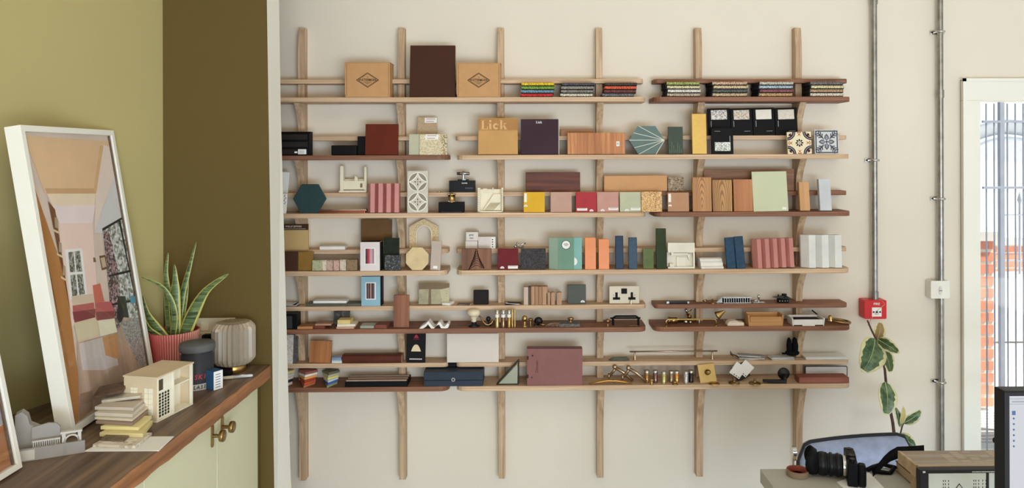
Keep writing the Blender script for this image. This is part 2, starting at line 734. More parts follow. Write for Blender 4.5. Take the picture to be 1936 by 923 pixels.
def sticker(o, u, v, su, sv, mat=None, lines=0, name='paper_label', txt=None, th=.0005, round_=False, ink=None):
    w, h, t = DIM[o.name]
    cx, cz = (u-.5)*w, v*h
    b = B()
    if round_:
        b.prism(circ(cx, cz, su*w/2, 20), -t-th, -t-.00005)
    else:
        b.box(cx-su*w/2, cx+su*w/2, -t-th, -t-.00005, cz-sv*h/2, cz+sv*h/2)
    for i in range(lines):
        zz_ = cz + sv*h*(.25-.5*i/max(lines-1, 1))
        b.box(cx-su*w*.38, cx+su*w*(.36-.1*(i % 2)), -t-th-.0001, -t-th, zz_-sv*h*.05, zz_+sv*h*.05, 1)
    return b.build(name, [mat or STK, ink or INK], o)


def halfmoon(o, u, v, r, mat=None):
    w, h, t = DIM[o.name]
    cx, cz = (u-.5)*w, v*h
    b = B()
    b.prism([(cx+r*math.cos(R(a)), cz+r*math.sin(R(a))) for a in range(0, 181, 15)], -t-.0005, -t-.00005)
    b.box(cx-r*.4, cx+r*.4, -t-.0006, -t-.0005, cz+r*.3, cz+r*.42, 1)
    return b.build('round_sticker', [mat or STK, INK], o)


# ---------------- tier 1
CARD = paint((196, 150, 104), .85, var=.04, vs=30, bmp=.1)
CARDIN = paint((120, 84, 56), .9)
for (x0, x1, y0, side) in ((653, 737, 119, 1), (864, 946, 120, -1)):
    o = slab('cardboard_box', 'brown cardboard box with black diamond logo, ' + ('left of' if side > 0 else 'right of') + ' the big dark brown board', 'box', x0, x1, y0, 's1', CARD, .145, .095, 0, group='cardboard boxes with a diamond logo')
    w, h, t = DIM[o.name]
    b = B()
    b.box(-w/2-.002, w/2+.002, -t-.002, -.002, h, h+.0025)
    b.box(-w/2-.002, -w/2, -t-.0025, -.01, .012, h)
    b.build('lid', CARD, o, bevel=.0006)
    for sgn in (-1, 1):
        b = B()
        b.box(sgn*(w/2-.006)-.0007, sgn*(w/2-.006)+.0007, -t-.0003, -t-.00005, .003, h-.004)
        b.build('flap_slot', CARDIN, o)
    e = B()
    cz = h*.5
    for q, th in ((1.0, .0013), (.86, .0006)):
        dx, dz = .047*q, .031*q
        P4 = [(-dx, cz), (0, cz+dz), (dx, cz), (0, cz-dz)]
        for i in range(4):
            (ax, az), (bx, bz) = P4[i], P4[(i+1) % 4]
            L = math.hypot(bx-ax, bz-az)
            nx, nz = -(bz-az)/L*th, (bx-ax)/L*th
            e.flat([(ax-nx, az-nz), (bx-nx, bz-nz), (bx+nx, bz+nz), (ax+nx, az+nz)], -t-.0003)
    for zo, ww in ((-.0095, .016), (-.013, .011), (-.0165, .006)):
        e.box(-ww, ww, -t-.0003, -t-.0001, cz+zo-.0006, cz+zo+.0006)
    e.box(-.022, .022, -t-.0003, -t-.0001, cz-.0068, cz-.0062)
    e.box(-.022, .022, -t-.0003, -t-.0001, cz+.0062, cz+.0068)
    e.build('printed_logo', INK, o)
    text(o, 'WATERMARK', .0135, 0, -t-.0003, cz, INK, sx=.92)
    text(o, 'THE', .005, 0, -t-.0003, cz+.0125, INK)
slab('display_board', 'large dark chocolate brown board leaning between the two cardboard boxes', 'board', 774, 860, 85, 's1', paint((78, 48, 38), .4, var=.03), .14, .014, 7)

carp = [
    (985, 1047, [('yellow', (232, 186, 40)), ('green', (112, 148, 56)), ('blue grey', (104, 140, 158)), ('red', (196, 44, 50))], 0, 'rainbow-coloured stack at the left end'),
    (1060, 1121, [('slate', (76, 72, 84)), ('grey', (140, 132, 124)), ('taupe', (128, 124, 112)), ('cream', (208, 196, 176))], 0, 'grey-to-cream stack'),
    (1142, 1202, [('dark brown', (66, 56, 50)), ('orange red', (214, 84, 52)), ('maroon', (108, 56, 52)), ('steel grey', (104, 104, 106))], 0, 'stack closing the light shelf'),
    (1262, 1324, [('lime', (150, 160, 86)), ('sand', (206, 186, 150)), ('ivory', (222, 208, 196)), ('stone', (176, 158, 138))], 1, 'leftmost stack on the dark shelf'),
    (1348, 1413, [('tan', (190, 160, 132)), ('wheat', (206, 176, 140)), ('dark teal grey', (84, 88, 84)), ('oat', (190, 164, 130))], 1, 'second dark-shelf stack'),
    (1436, 1499, [('silver', (182, 178, 164)), ('pale blue', (160, 172, 184)), ('burgundy', (128, 76, 78)), ('caramel', (184, 146, 104))], 1, 'third dark-shelf stack'),
    (1532, 1594, [('charcoal', (108, 100, 98)), ('straw', (214, 190, 150)), ('brown', (166, 134, 100)), ('blush', (218, 196, 176))], 1, 'rightmost stack on the dark shelf')]
BACKING = paint((44, 42, 44), .8)


def carpet(c):
    key = ('c', c)
    if key in MC:
        return MC[key]
    m, nt, b_ = newmat('carpet')
    mp = coords(nt)
    n = noise(nt, mp, 330, 2, .7)
    lo, hi = tuple(v*.38 for v in c), tuple(min(v*1.22+14, 250) for v in c)
    r = ramp(nt, n.outputs['Fac'], [(.36, S(*lo)), (.5, S(*c)), (.62, S(*hi))])
    nt.links.new(r.outputs[0], b_.inputs['Base Color'])
    b_.inputs['Roughness'].default_value = .95
    bump(nt, n.outputs['Fac'], b_, .8, .003)
    MC[key] = m
    return m


pos = ['topmost', 'second from top', 'third from top', 'bottom one']
for x0, x1, cols, dark, where in carp:
    h = .0158
    if dark:
        h = .0165
    for i, (nm, c) in enumerate(cols):
        z = Zr['s1'] + (3-i)*h + .0004
        j = (random.random()-.5)*.006
        a, c2 = P(x0, 170, -.135).x+j, P(x1, 170, -.135).x+j
        if not dark:
            a += (1.5-i)*.003
            c2 += (1.5-i)*.003
        w = c2-a
        b = B()
        # jagged pile front made of a subdivided strip, over a thin backing
        n = 26
        topo = [(-w/2+w*k/n, -.100-random.random()*.003) for k in range(n+1)]
        b.prism(topo+[(w/2, 0), (-w/2, 0)], .004, h-.0012, plane='xy')
        o = b.build('carpet_sample', carpet(c), None, ((a+c2)/2, -.135+.1, z), (0, 0, R((random.random()-.5)*2)))
        tag(o, f'{nm} carpet sample, {pos[i]} of {where}', 'carpet sample', 'carpet samples stacked on the top shelf')
        B().box(-w/2-(.006 if dark else 0), w/2, -.099, 0, 0, .004).build('backing', BACKING, o)
        if dark:
            B().box(-w/2-.006, -w/2-.0005, -.099, 0, .004, h-.002).build('bound_edge', BACKING, o)

# ---------------- tier 2
o = slab('tile_sample_tray', 'black stepped sample tray with white labels at the left end of the dark shelf', 'tray', 527, 585, 249, 's2', None, .14, .05, 0,
         extra=lambda b, w, h, t: [b.box(-w/2, w/2, -.03, 0, 0, h), b.box(-w/2, w/2, -.05, -.0301, 0, h*.93), BLACK][-1])
w, h, t = DIM[o.name]
for i, nm in enumerate(('lower', 'middle', 'upper')):
    B().box(-w/2+.002, w/2-.008, -.054, -.0502, h*(.04+.31*i), h*(.26+.31*i)).build('tile_strip', paint((52, 47, 44), .3), o, bevel=.001, label=nm+' dark glazed strip')
b = B().box(w/2-.047, w/2-.012, -.0552, -.0545, h*.05, h*.26)
for i in range(3):
    b.box(w/2-.044, w/2-.02, -.0554, -.0552, h*(.09+.05*i), h*(.10+.05*i), 1)
b.build('paper_label', [PAPER, INK], o)
B().box(w/2-.062, w/2-.05, -.0552, -.0545, h*.10, h*.17).build('paper_label', PAPER, o)
slab('leather_wallet', 'low flat black leather wallet lying left of the oxblood tile', 'wallet', 626, 674, 275, 's2', BLACK, .135, .05, 0, bev=.004)
slab('black_folder', 'slim black upright folder tucked behind the oxblood tile', 'folder', 676, 692, 258, 's2', BLACK, .11, .03, 0)
slab('oxblood_tile', 'glossy oxblood red square tile leaning on the upper dark shelf', 'tile', 690, 752, 235, 's2', paint((104, 42, 28), .25, coat=.4), .135, .012, 6)
BEIGE = paint((206, 188, 160), .85, bmp=.2)
TEXT_ = speck((216, 200, 164), [(196, 178, 140), (230, 218, 190)], 300, .9, .4, .8)
o = slab('wallcovering_sample', 'beige sample with a small label standing above the cream samples', 'sample', 789, 826, 222, 'r2', speck((192, 168, 138), [(180, 154, 124)], 400, .85, .5), .06, .006, 6)
sticker(o, .68, .84, .62, .26, lines=2, ink=paint((150, 60, 60), .8))
slab('wallcovering_sample', 'sage green plain sample, left of the cream textured one', 'sample', 773, 795, 254, 's2', paint((190, 188, 164), .85), .135, .008, 4)
o = slab('wallcovering_sample', 'cream textured sample with a label, middle of the three', 'sample', 793, 834, 254, 's2', TEXT_, .143, .008, 4)
sticker(o, .57, .86, .6, .24, lines=2, ink=paint((150, 60, 60), .8))
slab('wallcovering_sample', 'cream and brown speckled sample, right of the cream textured one', 'sample', 831, 845, 254, 's2', speck((220, 208, 176), [(110, 92, 70), (176, 154, 120)], 330, .9, .45), .136, .008, 4)

o = slab('cardboard_folder', 'light brown cardboard folder with big pale lettering', 'folder', 904, 979, 224, 's2', paint((200, 154, 98), .8, var=.04), .14, .02, 7)
w, h, t = DIM[o.name]
B().box(-w/2, w/2, -t-.0004, -t-.00005, h*.66, h*.985).build('printed_band', paint((178, 130, 80), .8), o)

def serif_word(o, s, x0, z0, hh_, y, mat_):
    """bold slab-serif letters built from plain shapes"""
    b = B()
    u = hh_/10
    x = x0
    bar = lambda xa, xb, za, zb: b.box(x+xa*u, x+xb*u, y, y+.0003, z0+za*u, z0+zb*u)
    for ch in s:
        if ch == 'L':
            bar(0, 4.4, 0, .7), bar(1.1, 3.3, 0, 10), bar(0, 4.4, 9.3, 10), bar(3, 7.2, 0, .9), bar(6.5, 7.2, 0, 3.2)
            x += 7.9*u
        if ch == 'i':
            bar(0, 3.7, 0, .6), bar(.8, 2.8, 0, 6.6), bar(0, 2.8, 6, 6.6)
            b.prism([(x+1.8*u+1.25*u*math.cos(R(a)), z0+8.7*u+1.25*u*math.sin(R(a))) for a in range(0, 360, 30)], y, y+.0003)
            x += 4.4*u
        if ch == 'c':
            pts = [(3.1+r_*math.cos(R(a)), 3.3+r_*1.1*math.sin(R(a))) for r_, rng in ((3.1, range(45, 321, 25)), (1.15, range(320, 44, -25))) for a in rng]
            b.prism([(x+p*u, z0+q*u) for p, q in pts], y, y+.0003)
            b.prism([(x+4.9*u+1.0*u*math.cos(R(a)), z0+5.1*u+1.0*u*math.sin(R(a))) for a in range(0, 360, 40)], y, y+.0003)
            x += 6.6*u
        if ch == 'k':
            bar(0, 3.6, 0, .6), bar(.8, 2.8, 0, 10), bar(0, 2.8, 9.4, 10), bar(4.6, 8, 0, .6), bar(3.9, 7, 6, 6.6)
            b.prism([(x+p*u, z0+q*u) for p, q in ((2.8, 2.4), (5.2, 6.2), (6.2, 6.2), (2.8, 1.6))], y, y+.0003)
            b.prism([(x+p*u, z0+q*u) for p, q in ((3.6, 3.6), (4.9, 4.9), (7.6, .3), (5.2, .3))], y, y+.0003)
            x += 8*u
    return b.build('printed_lettering', mat_, o)


serif_word(o, 'Lick', -w*.44, h*.68, h*.27, -t-.0008, paint((218, 176, 124), .8))
o = slab('paint_sample_box', 'dark plum square box with small white lettering', 'box', 985, 1056, 226, 's2', paint((68, 46, 56), .45), .14, .03, 3)
w, h, t = DIM[o.name]
serif_word(o, 'Lick', -w*.1, h*.88, h*.065, -t-.0006, PAPER)
B().box(w/2, w/2+.003, -t, -.001, 0, h).build('box_edge', paint((196, 184, 172), .6), o)
CEDAR = wood((216, 150, 98), (150, 88, 52), 'z', .8, .6, 0)
slab('timber_offcut', 'thin brown timber strip lying on the rail above the cedar block', 'timber block', 1060, 1121, 244, 'r2', wood((176, 128, 88), (138, 94, 62), 'x'), .075, .04, 0)
o = slab('cedar_block', 'cedar block with bold upright grain and a tiny white tag', 'timber block', 1073, 1182, 252, 's2', CEDAR, .14, .03, 4)
sticker(o, .875, .48, .055, .22, lines=0)
w, h, t = DIM[o.name]
text(o, 'D', .011, (.875-.5)*w, -t-.0007, .48*h, INK)
# hexagon tile with rays
TEAL = paint((104, 122, 120), .5)


def hexray(b, w, h, t):
    pts = [(-w/2, h/2), (-w*.25, 0), (w*.25, 0), (w/2, h/2), (w*.25, h), (-w*.25, h)]
    b.prism(pts, -t, 0)
    R_ = (w/2, h/2)
    for q in [(-w*.23, h), (-w*.37, h*.76), (-w/2, h*.5), (-w*.36, h*.23), (-w*.23, 0), (w*.25, 0)]:
        L = math.hypot(q[0]-R_[0], q[1]-R_[1])
        nx, nz = -(q[1]-R_[1])/L*.0011, (q[0]-R_[0])/L*.0011
        b.flat([(q[0]-nx, q[1]-nz), (R_[0]-nx, R_[1]-nz), (R_[0]+nx, R_[1]+nz), (q[0]+nx, q[1]+nz)], -t-.0003, 1)
    return [TEAL, paint((226, 222, 206), .6)]


slab('hexagon_tile', 'blue-grey hexagon tile with white rays fanning from its right corner', 'tile', 1190, 1257, 239, 's2', None, .135, .012, 6, extra=hexray, bev=0)
o = slab('glazed_tile', 'slim dark green glazed tile between the rayed hexagon and brass plate', 'tile', 1264, 1292, 240, 's2', paint((74, 86, 76), .2, coat=.5), .13, .01, 6)
w, h, t = DIM[o.name]
b = B()
for i in range(7):
    xx = -w*.4+w*.13*i
    b.box(xx, xx+.0007, -t-.0003, -t-.00005, h*.05, h*(.18+.13*((i*5) % 3)))
b.build('glaze_run', paint((150, 160, 146), .3), o)
slab('brass_plate', 'tall plain brushed brass plate standing on the shelf', 'plate', 1309, 1337, 215, 's2', metal((190, 158, 92), .5), .142, .012, 5, bev=.002)
MARB = speck((228, 222, 216), [(140, 130, 128), (176, 168, 160)], 260, .5, .55, .1)
for x0, x1, y0, y1, which, lab in ((1340, 1382, 205, 253, 0, 'grey speckled'), (1383, 1424, 205, 253, 1, 'beige speckled'), (1425, 1466, 204, 253, 2, 'plain cream'), (1467, 1509, 204, 253, 3, 'fine cream sand'), (1346, 1387, 243, 290, 4, 'white terrazzo')):
    low = which == 4
    o = slab('sample_card', f'black sample card with {lab} window' + (', the one turned upside down below the row' if low else ', in the row of four on the rail'), 'sample card', x0, x1, y0, 's2' if low else 'r2', BLACK, .143 if low else .078, .012, 4, group='black stone sample cards', roll=0 if low else -1.5)
    w, h, t = DIM[o.name]
    sm = [MARB, speck((226, 214, 200), [(176, 156, 142), (200, 184, 170)], 280, .6, .5, .1), paint((236, 228, 216), .6), speck((228, 218, 206), [(212, 200, 186)], 420, .6, .5, .1), speck((226, 226, 220), [(120, 120, 116), (170, 170, 160)], 330, .5, .6, .1)][which]
    z0, z1 = (.12, .46) if low else (.58, .93)
    B().box(-w*.36, w*.36, -t-.0015, -t-.00005, h*z0, h*z1).build('stone_sample', sm, o)
    B().prism(rr(-w/2, w/2, 0, h, .002), -t-.0012, -t+.001).build('card_face', paint((38, 36, 38), .6), o) if False else None
    b = B()
    sx_ = w*.33 if low else -w*.38
    zc = .6 if low else .43
    for i in range(6):
        b.box(sx_, sx_+.0028, -t-.0004, -t-.00005, h*(zc-.11+.037*i), h*(zc-.11+.037*i+.024))
    b.box((-w*.36 if low else w*.1), (-w*.1 if low else w*.38), -t-.0004, -t-.00005, h*(.88 if low else .14), h*(.89 if low else .15))
    b.build('printed_lettering', paint((190, 188, 190), .7), o)

NAVY = paint((54, 48, 70), .4)
TERRA = paint((184, 100, 60), .4)


def encaustic(b, w, h, t):
    b.box(-w/2, w/2, -t, 0, 0, h, 0)
    y = -t-.0003
    c = (0, h/2)
    for sx, sz in ((-1, -1), (1, -1), (1, 1), (-1, 1)):
        cx, cz = sx*w/2, h/2+sz*h/2
        a0 = {(-1, -1): 0, (1, -1): 90, (1, 1): 180, (-1, 1): 270}[(sx, sz)]
        for (r0, r1, mi) in ((.30, .35, 1), (.22, .285, 1)):
            ps = [(cx+w*r1*math.cos(R(a0+a)), cz+w*r1*math.sin(R(a0+a))) for a in range(0, 91, 15)]
            ps += [(cx+w*r0*math.cos(R(a0+a)), cz+w*r0*math.sin(R(a0+a))) for a in range(90, -1, -15)]
            b.flat(ps, y, mi)
        b.flat(circ(cx-sx*w*.12, cz-sz*w*.12, w*.06, 10), y, 1)
        for dx, dz in ((.07, .16), (.16, .07)):
            b.flat(circ(cx-sx*w*dx, cz-sz*w*dz, w*.03, 8), y-.0001, 2)
    for i in range(8):
        a = math.pi/4*i
        ca, sa = math.cos(a), math.sin(a)
        b.flat([(c[0]+w*(p*ca-q*sa), c[1]+w*(p*sa+q*ca)) for p, q in ((.05, 0), (.1, -.035), (.15, -.03), (.17, 0), (.15, .03), (.1, .035))], y, 1)
    b.flat(circ(c[0], c[1], w*.03, 8), y-.0001, 2)
    for i in range(4):
        a = math.pi/2*i
        ca, sa = math.cos(a), math.sin(a)
        for p, q, r in ((.36, 0, .04), (.43, .05, .03), (.43, -.05, .03), (.31, .045, .02), (.31, -.045, .02), (.45, 0, .025)):
            b.flat(circ(c[0]+w*(p*ca-q*sa), c[1]+w*(p*sa+q*ca), w*r, 8), y, 2)
    return [paint((232, 218, 186), .45), NAVY, TERRA]


slab('painted_tile', 'cream hand-painted tile with navy corner arcs and terracotta dots', 'tile', 1490, 1535, 250, 's2', None, .143, .01, 5, extra=encaustic, bev=0, roll=-1)


def greytile(b, w, h, t):
    b.box(-w/2, w/2, -t, 0, 0, h, 0)
    y = -t-.0003
    c = (0, h/2)
    b.flat([(-w*.47, h*.03), (w*.47, h*.03), (w*.47, h*.97), (-w*.47, h*.97)], y, 1)
    b.flat([(-w*.42, h*.08), (w*.42, h*.08), (w*.42, h*.92), (-w*.42, h*.92)], y-.0001, 0)
    for i in range(4):
        a = math.pi/2*i
        for da, l0, l1, wd, mi in ((0, .05, .34, .10, 1), (0, .08, .28, .055, 2), (math.pi/4, .12, .58, .035, 1)):
            ca, sa = math.cos(a+da), math.sin(a+da)
            b.flat([(c[0]+w*(p*ca-q*sa), c[1]+w*(p*sa+q*ca)) for p, q in ((l0, 0), ((l0*2+l1)/3, -wd), ((l0+l1*2)/3, -wd*.8), (l1, 0), ((l0+l1*2)/3, wd*.8), ((l0*2+l1)/3, wd))], y-.0002-.0001*mi, mi)
        for s in (-1, 1):
            ca, sa = math.cos(a+math.pi/4), math.sin(a+math.pi/4)
            for l in (.3, .4, .5):
                b.flat([(c[0]+w*(p*ca-q*sa), c[1]+w*(p*sa+q*ca)) for p, q in ((l, 0), (l+.09, s*.10), (l+.05, s*.13), (l-.03, s*.03))], y-.0003, 1)
    b.flat(circ(c[0], c[1], w*.05, 10), y-.0005, 1)
    return [paint((206, 206, 206), .45), paint((84, 84, 98), .45), paint((150, 150, 160), .45)]


slab('painted_tile', 'grey and white leaf-patterned tile at the right end of the shelf', 'tile', 1541, 1586, 246, 's2', None, .14, .01, 4, extra=greytile, bev=0)

# ---------------- tier 3
slab('price_card', 'white card with faint printing behind the pale partition, upper one', 'card', 522, 544, 325, 'r3', PAPER, .08, .002, 0, roll=5)
o = slab('price_card', 'white card with black leaf print behind the pale partition, lower one', 'card', 522, 541, 366, 's3', PAPER, .14, .002, 0, roll=4)
w, h, t = DIM[o.name]
b = B()
for i in range(7):
    b.flat(circ(w*.27+.003*math.sin(i*2), h*(.5+.07*i), .0028, 7, rz=.0018), -t-.0003)
b.build('printed_leaves', INK, o)
slab('hexagon_tile', 'plain dark teal hexagon tile standing on the light shelf', 'tile', 553, 616, 349, 's3', None, .14, .01, 5,
     extra=lambda b, w, h, t: [b.prism([(-w/2, h/2), (-w*.25, 0), (w*.25, 0), (w/2, h/2), (w*.25, h), (-w*.25, h)], -t, 0), paint((54, 74, 76), .5)][-1])
COP = metal((190, 108, 78), .3)
o = slab('metal_strip', 'pale copper strip lying on top of the rough copper bar', 'strip', 597, 692, 396, 's3', metal((214, 176, 152), .25), .135, .03, 0, yb=399.4)
slab('copper_bar', 'rough copper bar under the pale strip', 'strip', 602, 690, 399.6, 's3', COP, .14, .035, 0)


def flutes(n, m0, m1, dep=.4, tilt=0):
    def f(b, w, h, t):
        pts = []
        s = w/n
        for i in range(n):
            x = -w/2+s*i
            pts += [(x, -t*dep), (x+s*.42, -t), (x+s*.86, -t), (x+s*.9, -t*dep*.6)]
        pts += [(w/2, -t*dep), (w/2, 0), (-w/2, 0)]
        b.prism(pts, 0, h, plane='xy')
        return m0
    return f


def fold(n, mat_):
    """zig-zag fluted tile: one face angled towards the left, one flat face to the front"""
    def f(b, w, h, t):
        s = w/n
        pts = []
        for i in range(n):
            x = -w/2+s*i
            pts += [(x, -t*.35), (x+s*.46, -t), (x+s*.99, -t*.93)]
        pts += [(w/2, 0), (-w/2, 0)]
        b.prism(pts, 0, h, plane='xy')
        return mat_
    return f


PINKT = paint((198, 132, 126), .45)
slab('fluted_tile', 'dusty pink fluted tile beside the encaustic pattern tile', 'tile', 693, 754, 348, 's3', None, .146, .040, 3, extra=fold(4, PINKT), bev=.0008)


def petals(b, w, h, t):
    b.box(-w/2, w/2, -t, 0, 0, h, 0)
    y = -t-.0003
    for cz in (h*.26, h*.74):
        r = w*.47
        for (ro, ri, mi, dy) in ((r, r*.92, 1, 0),):
            n = 28
            for i in range(n):
                a, a2 = 2*math.pi*i/n, 2*math.pi*(i+1)/n
                b.flat([(ro*math.cos(a), cz+ro*math.sin(a)), (ro*math.cos(a2), cz+ro*math.sin(a2)), (ri*math.cos(a2), cz+ri*math.sin(a2)), (ri*math.cos(a), cz+ri*math.sin(a))], y, 1)
        b.flat(circ(0, cz, r*.92, 28), y+.0001, 2)
        # star in the middle with white border
        for q, mi, dd in ((1.0, 1, .0002), (.8, 0, .0003)):
            pts = []
            for k in range(4):
                a0 = math.pi/2*k
                A = (r*q*.98*math.cos(a0), r*q*.98*math.sin(a0))
                C = (r*q*.98*math.cos(a0+math.pi/2), r*q*.98*math.sin(a0+math.pi/2))
                M_ = ((A[0]+C[0])/2*.52, (A[1]+C[1])/2*.52)
                for u_ in (0, .25, .5, .75):
                    x_ = (1-u_)**2*A[0]+2*u_*(1-u_)*M_[0]+u_**2*C[0]
                    z_ = (1-u_)**2*A[1]+2*u_*(1-u_)*M_[1]+u_**2*C[1]
                    pts.append((x_, cz+z_))
            b.flat(pts, y-dd, mi)
        for k in range(4):
            a0 = math.pi/2*k
            ca, sa = math.cos(a0), math.sin(a0)
            b.flat([(w*(p*ca-q*sa), cz+w*(p*sa+q*ca)) for p, q in ((.06, 0), (.12, -.028), (.19, 0), (.12, .028))], y-.0005, 3)
        b.flat(circ(0, cz, w*.025, 8), y-.0005, 3)
    return [paint((206, 196, 182), .6), paint((238, 234, 224), .6), paint((142, 134, 120), .6), paint((84, 56, 54), .6)]


slab('encaustic_tile', 'tall grey and white tile with two overlapping-circle star motifs', 'tile', 770, 809, 324, 's3', None, .142, .012, 3, extra=petals, bev=0)


def relief_frame(name, label, x0, x1, y0, row, d, kind_):
    o = slab(name, label, 'model', x0, x1, y0, row, None, d, .035, 2, bev=0, extra=kind_)
    return o


PLAST = paint((236, 226, 202), .6)


def model_a(b, w, h, t):
    b.box(-w/2, w/2, -t, 0, 0, h*.06)
    b.box(-w*.48, -w*.36, -t*.8, 0, h*.06, h)
    b.box(w*.40, w*.48, -t*.8, 0, h*.06, h*.97)
    b.box(-w*.48, w*.48, -.004, 0, h*.06, h*.5)
    b.box(-w*.36, w*.40, -t*.7, -.005, h*.12, h*.44)
    b.box(-w*.03, w*.0, -t*.72, -t*.7, h*.12, h*.42)
    b.box(w*.25, w*.33, -t*.73, -t*.7, h*.18, h*.34, 1)
    b.prism([(w*.02, h*.44), (w*.16, h*.44), (w*.13, h*.58), (w*.05, h*.64)], -t*.6, -t*.3)
    for sx in (-.5, -.1, .42):
        b.box(w*sx, w*(sx+.08), -t*1.05, -t*.9, 0, h*.05)
    return [PLAST, paint((130, 110, 80), .7)]


relief_frame('architectural_model', 'small cream architectural model with two tall posts on the rail', 641, 693, 315, 'r3', .079, model_a)


def model_b(b, w, h, t):
    b.box(-w/2, w/2, -.008, 0, 0, h*.94)
    b.box(-w/2, -w*.40, -t, -.008, 0, h)
    b.box(w*.44, w/2, -t, -.008, 0, h)
    b.box(-w/2, w/2, -t, -.008, 0, h*.05)
    b.prism([(-w*.3, h*.08), (w*.42, h*.08), (w*.42, h*.74), (w*.12, h*.74)], -t*.6, -.008)
    for i in range(14):
        x = -w*.26+i*w*.05
        b.prism([(x, h*.07), (x+w*.018, h*.07), (x+w*.3, h*.07+w*.30), (x+w*.28, h*.07+w*.31)], -t*.64, -t*.6, 1) if x+w*.3 < w*.42 else None
    for i in range(12):
        z = h*(.06+.075*i)
        b.prism([(-w*.5, z), (-w*.41, z+h*.05), (-w*.41, z+h*.065), (-w*.5, z+h*.015)], -t-.0006, -t, 1)
        b.prism([(w*.45, z), (w*.5, z+h*.03), (w*.5, z+h*.045), (w*.45, z+h*.015)], -t-.0006, -t, 1)
    b.box(-w*.36, w*.10, -t*.3, -.008, h*.55, h*.8)
    b.box(-w*.3, -w*.12, -t*.8, -.008, h*.9, h*.97)
    b.box(w*.08, w*.12, -t*.8, -.008, h*.9, h*1.0)
    return [PLAST, paint((158, 140, 96), .7)]


relief_frame('architectural_model', 'cream open-fronted model with diagonal ribbing beside the yellow tile', 903, 951, 356, 's3', .14, model_b)
# boxed brassware
o = slab('fitting_box', 'black presentation box on the rail carrying a chrome cross tap', 'box', 849, 898, 342, 'r3', paint((36, 36, 38), .25, coat=.5), .082, .05, 0, bev=.001)
w, h, t = DIM[o.name]
text(o, 'Bristan', .010, w*.12, -t-.0003, h*.78, PAPER, sx=.8) if False else text(o, 'BUSTER', .008, w*.1, -t-.0003, h*.78, PAPER, sx=.9)
B().box(w*.12, w*.42, -t-.0003, -t-.0001, h*.28, h*.42).build('printed_panel', paint((78, 78, 88), .5), o)
e = empty('cross_tap', (P(876, 342, -.055).x, -.058, o.location.z+h), 'chrome cross-head tap standing on the black box on the rail', 'tap')
B().box(-.024, .024, -.014, .014, 0, .006).box(-.003, .012, -.016, -.012, .001, .007, 1).build('base_plate', [DARKM, CHROME], e, bevel=.001)
B().cyl(.006, .024, (0, 0, .006), m=0).build('spindle', CHROME, e)
b = B()
b.tube([(-.028, 0, .031), (.028, 0, .031)], .007, 10)
b.tube([(0, -.02, .031), (0, .02, .031)], .005, 10)
b.ball(.008, (0, 0, .034))
b.build('cross_handle', CHROME, e)
o = slab('fitting_box', 'low black box on the light shelf carrying a brass cylinder', 'box', 829, 877, 383, 's3', BLACK, .14, .05, 0, bev=.001)
w, h, t = DIM[o.name]
b = B()
b.box(-w*.36, w*.36, -t-.004, -t, 0, .005)
b.box(-w*.4, -w*.34, -t-.006, -t, 0, .006)
b.box(w*.36, w*.42, -t-.006, -t, 0, .006)
b.build('clasp', DARKM, o)
e = empty('brass_cylinder', (P(854, 383, -.115).x, -.115, o.location.z+h), 'short knurled brass cylinder standing on the low black box', 'fitting')
B().lathe([(.0175, 0), (.0175, .004), (.015, .005), (.0155, .03), (.0175, .031), (.0175, .036), (.003, .038), (.003, .044), (0.0001, .045)], m=0).build('barrel', BRASS, e)
b = B()
for x in (-.011, .011):
    b.ball(.004, (x, -.0145, .034))
    b.ball(.0045, (x, -.0150, .0035))
b.build('screw_head', CHROME, e)
b = B().lathe([(.0001, 0), (.008, .0005), (.009, .003), (.004, .005), (.0001, .0055)])
for i, xx in enumerate((830, 843)):
    oo = B().lathe([(.0001, 0), (.010-.003*i, .0005), (.008-.003*i, .003), (.0001, .0045)]).build('metal_disc', CHROME, None, (P(xx, 363, -.065).x, -.065, Zr['r3']+.0003))
    tag(oo, ('larger' if i == 0 else 'smaller') + ' loose chrome disc lying on the rail left of the cross tap', 'fitting')
slab('walnut_block', 'dark walnut block standing on the rail above the yellow tile', 'timber block', 994, 1097, 326, 'r3', wood((118, 56, 36), (68, 32, 22), 'x', 1.0), .076, .02, 0)
slab('clay_brick_slip', 'long pale terracotta slip lying on the rail', 'brick slip', 1142, 1262, 332, 'r3', paint((212, 162, 116), .85, var=.05, vs=20, bmp=.4), .079, .025, 0, bev=.004, roll=-.4)
slab('stone_chunk', 'rough grey brown stone chunk right of the terracotta slip', 'stone', 1263, 1293, 335, 'r3', speck((164, 142, 122), [(120, 102, 86), (190, 170, 150)], 200, .95, .5, .8), .079, .02, 0, bev=.003)
tl = [(990, 1030, 364, 'bright yellow', (220, 170, 32), 'v'), (1041, 1081, 364, 'plain dusty pink', (190, 152, 136), None), (1089, 1128, 364, 'crimson red', (172, 44, 52), 'lb'),
      (1129, 1170, 364, 'rose pink', (196, 146, 136), 'rb'), (1172, 1212, 364, 'pale sage green', (188, 190, 162), 'rb2'), (1263, 1303, 365, 'warm brown', (186, 140, 108), 'v2')]
for x0, x1, y0, nm, c, st in tl:
    o = slab('microcement_tile', f'{nm} square sample tile in the row of coloured tiles', 'tile', x0, x1, y0, 's3', paint(c, .55, var=.05, vs=25), .14, .01, 5, group='coloured square tiles on the third shelf')
    if st in ('v', 'v2'):
        sticker(o, .09, .72, .12, .44, lines=0)
        halfmoon(o, .1, .28, .008)
    elif st == 'lb':
        sticker(o, .30, .13, .5, .12, lines=1)
        halfmoon(o, .75, .03, .009)
    elif st:
        sticker(o, .75, .15, .46, .12, lines=1)
        halfmoon(o, .25 if st == 'rb' else .33, .04, .009)
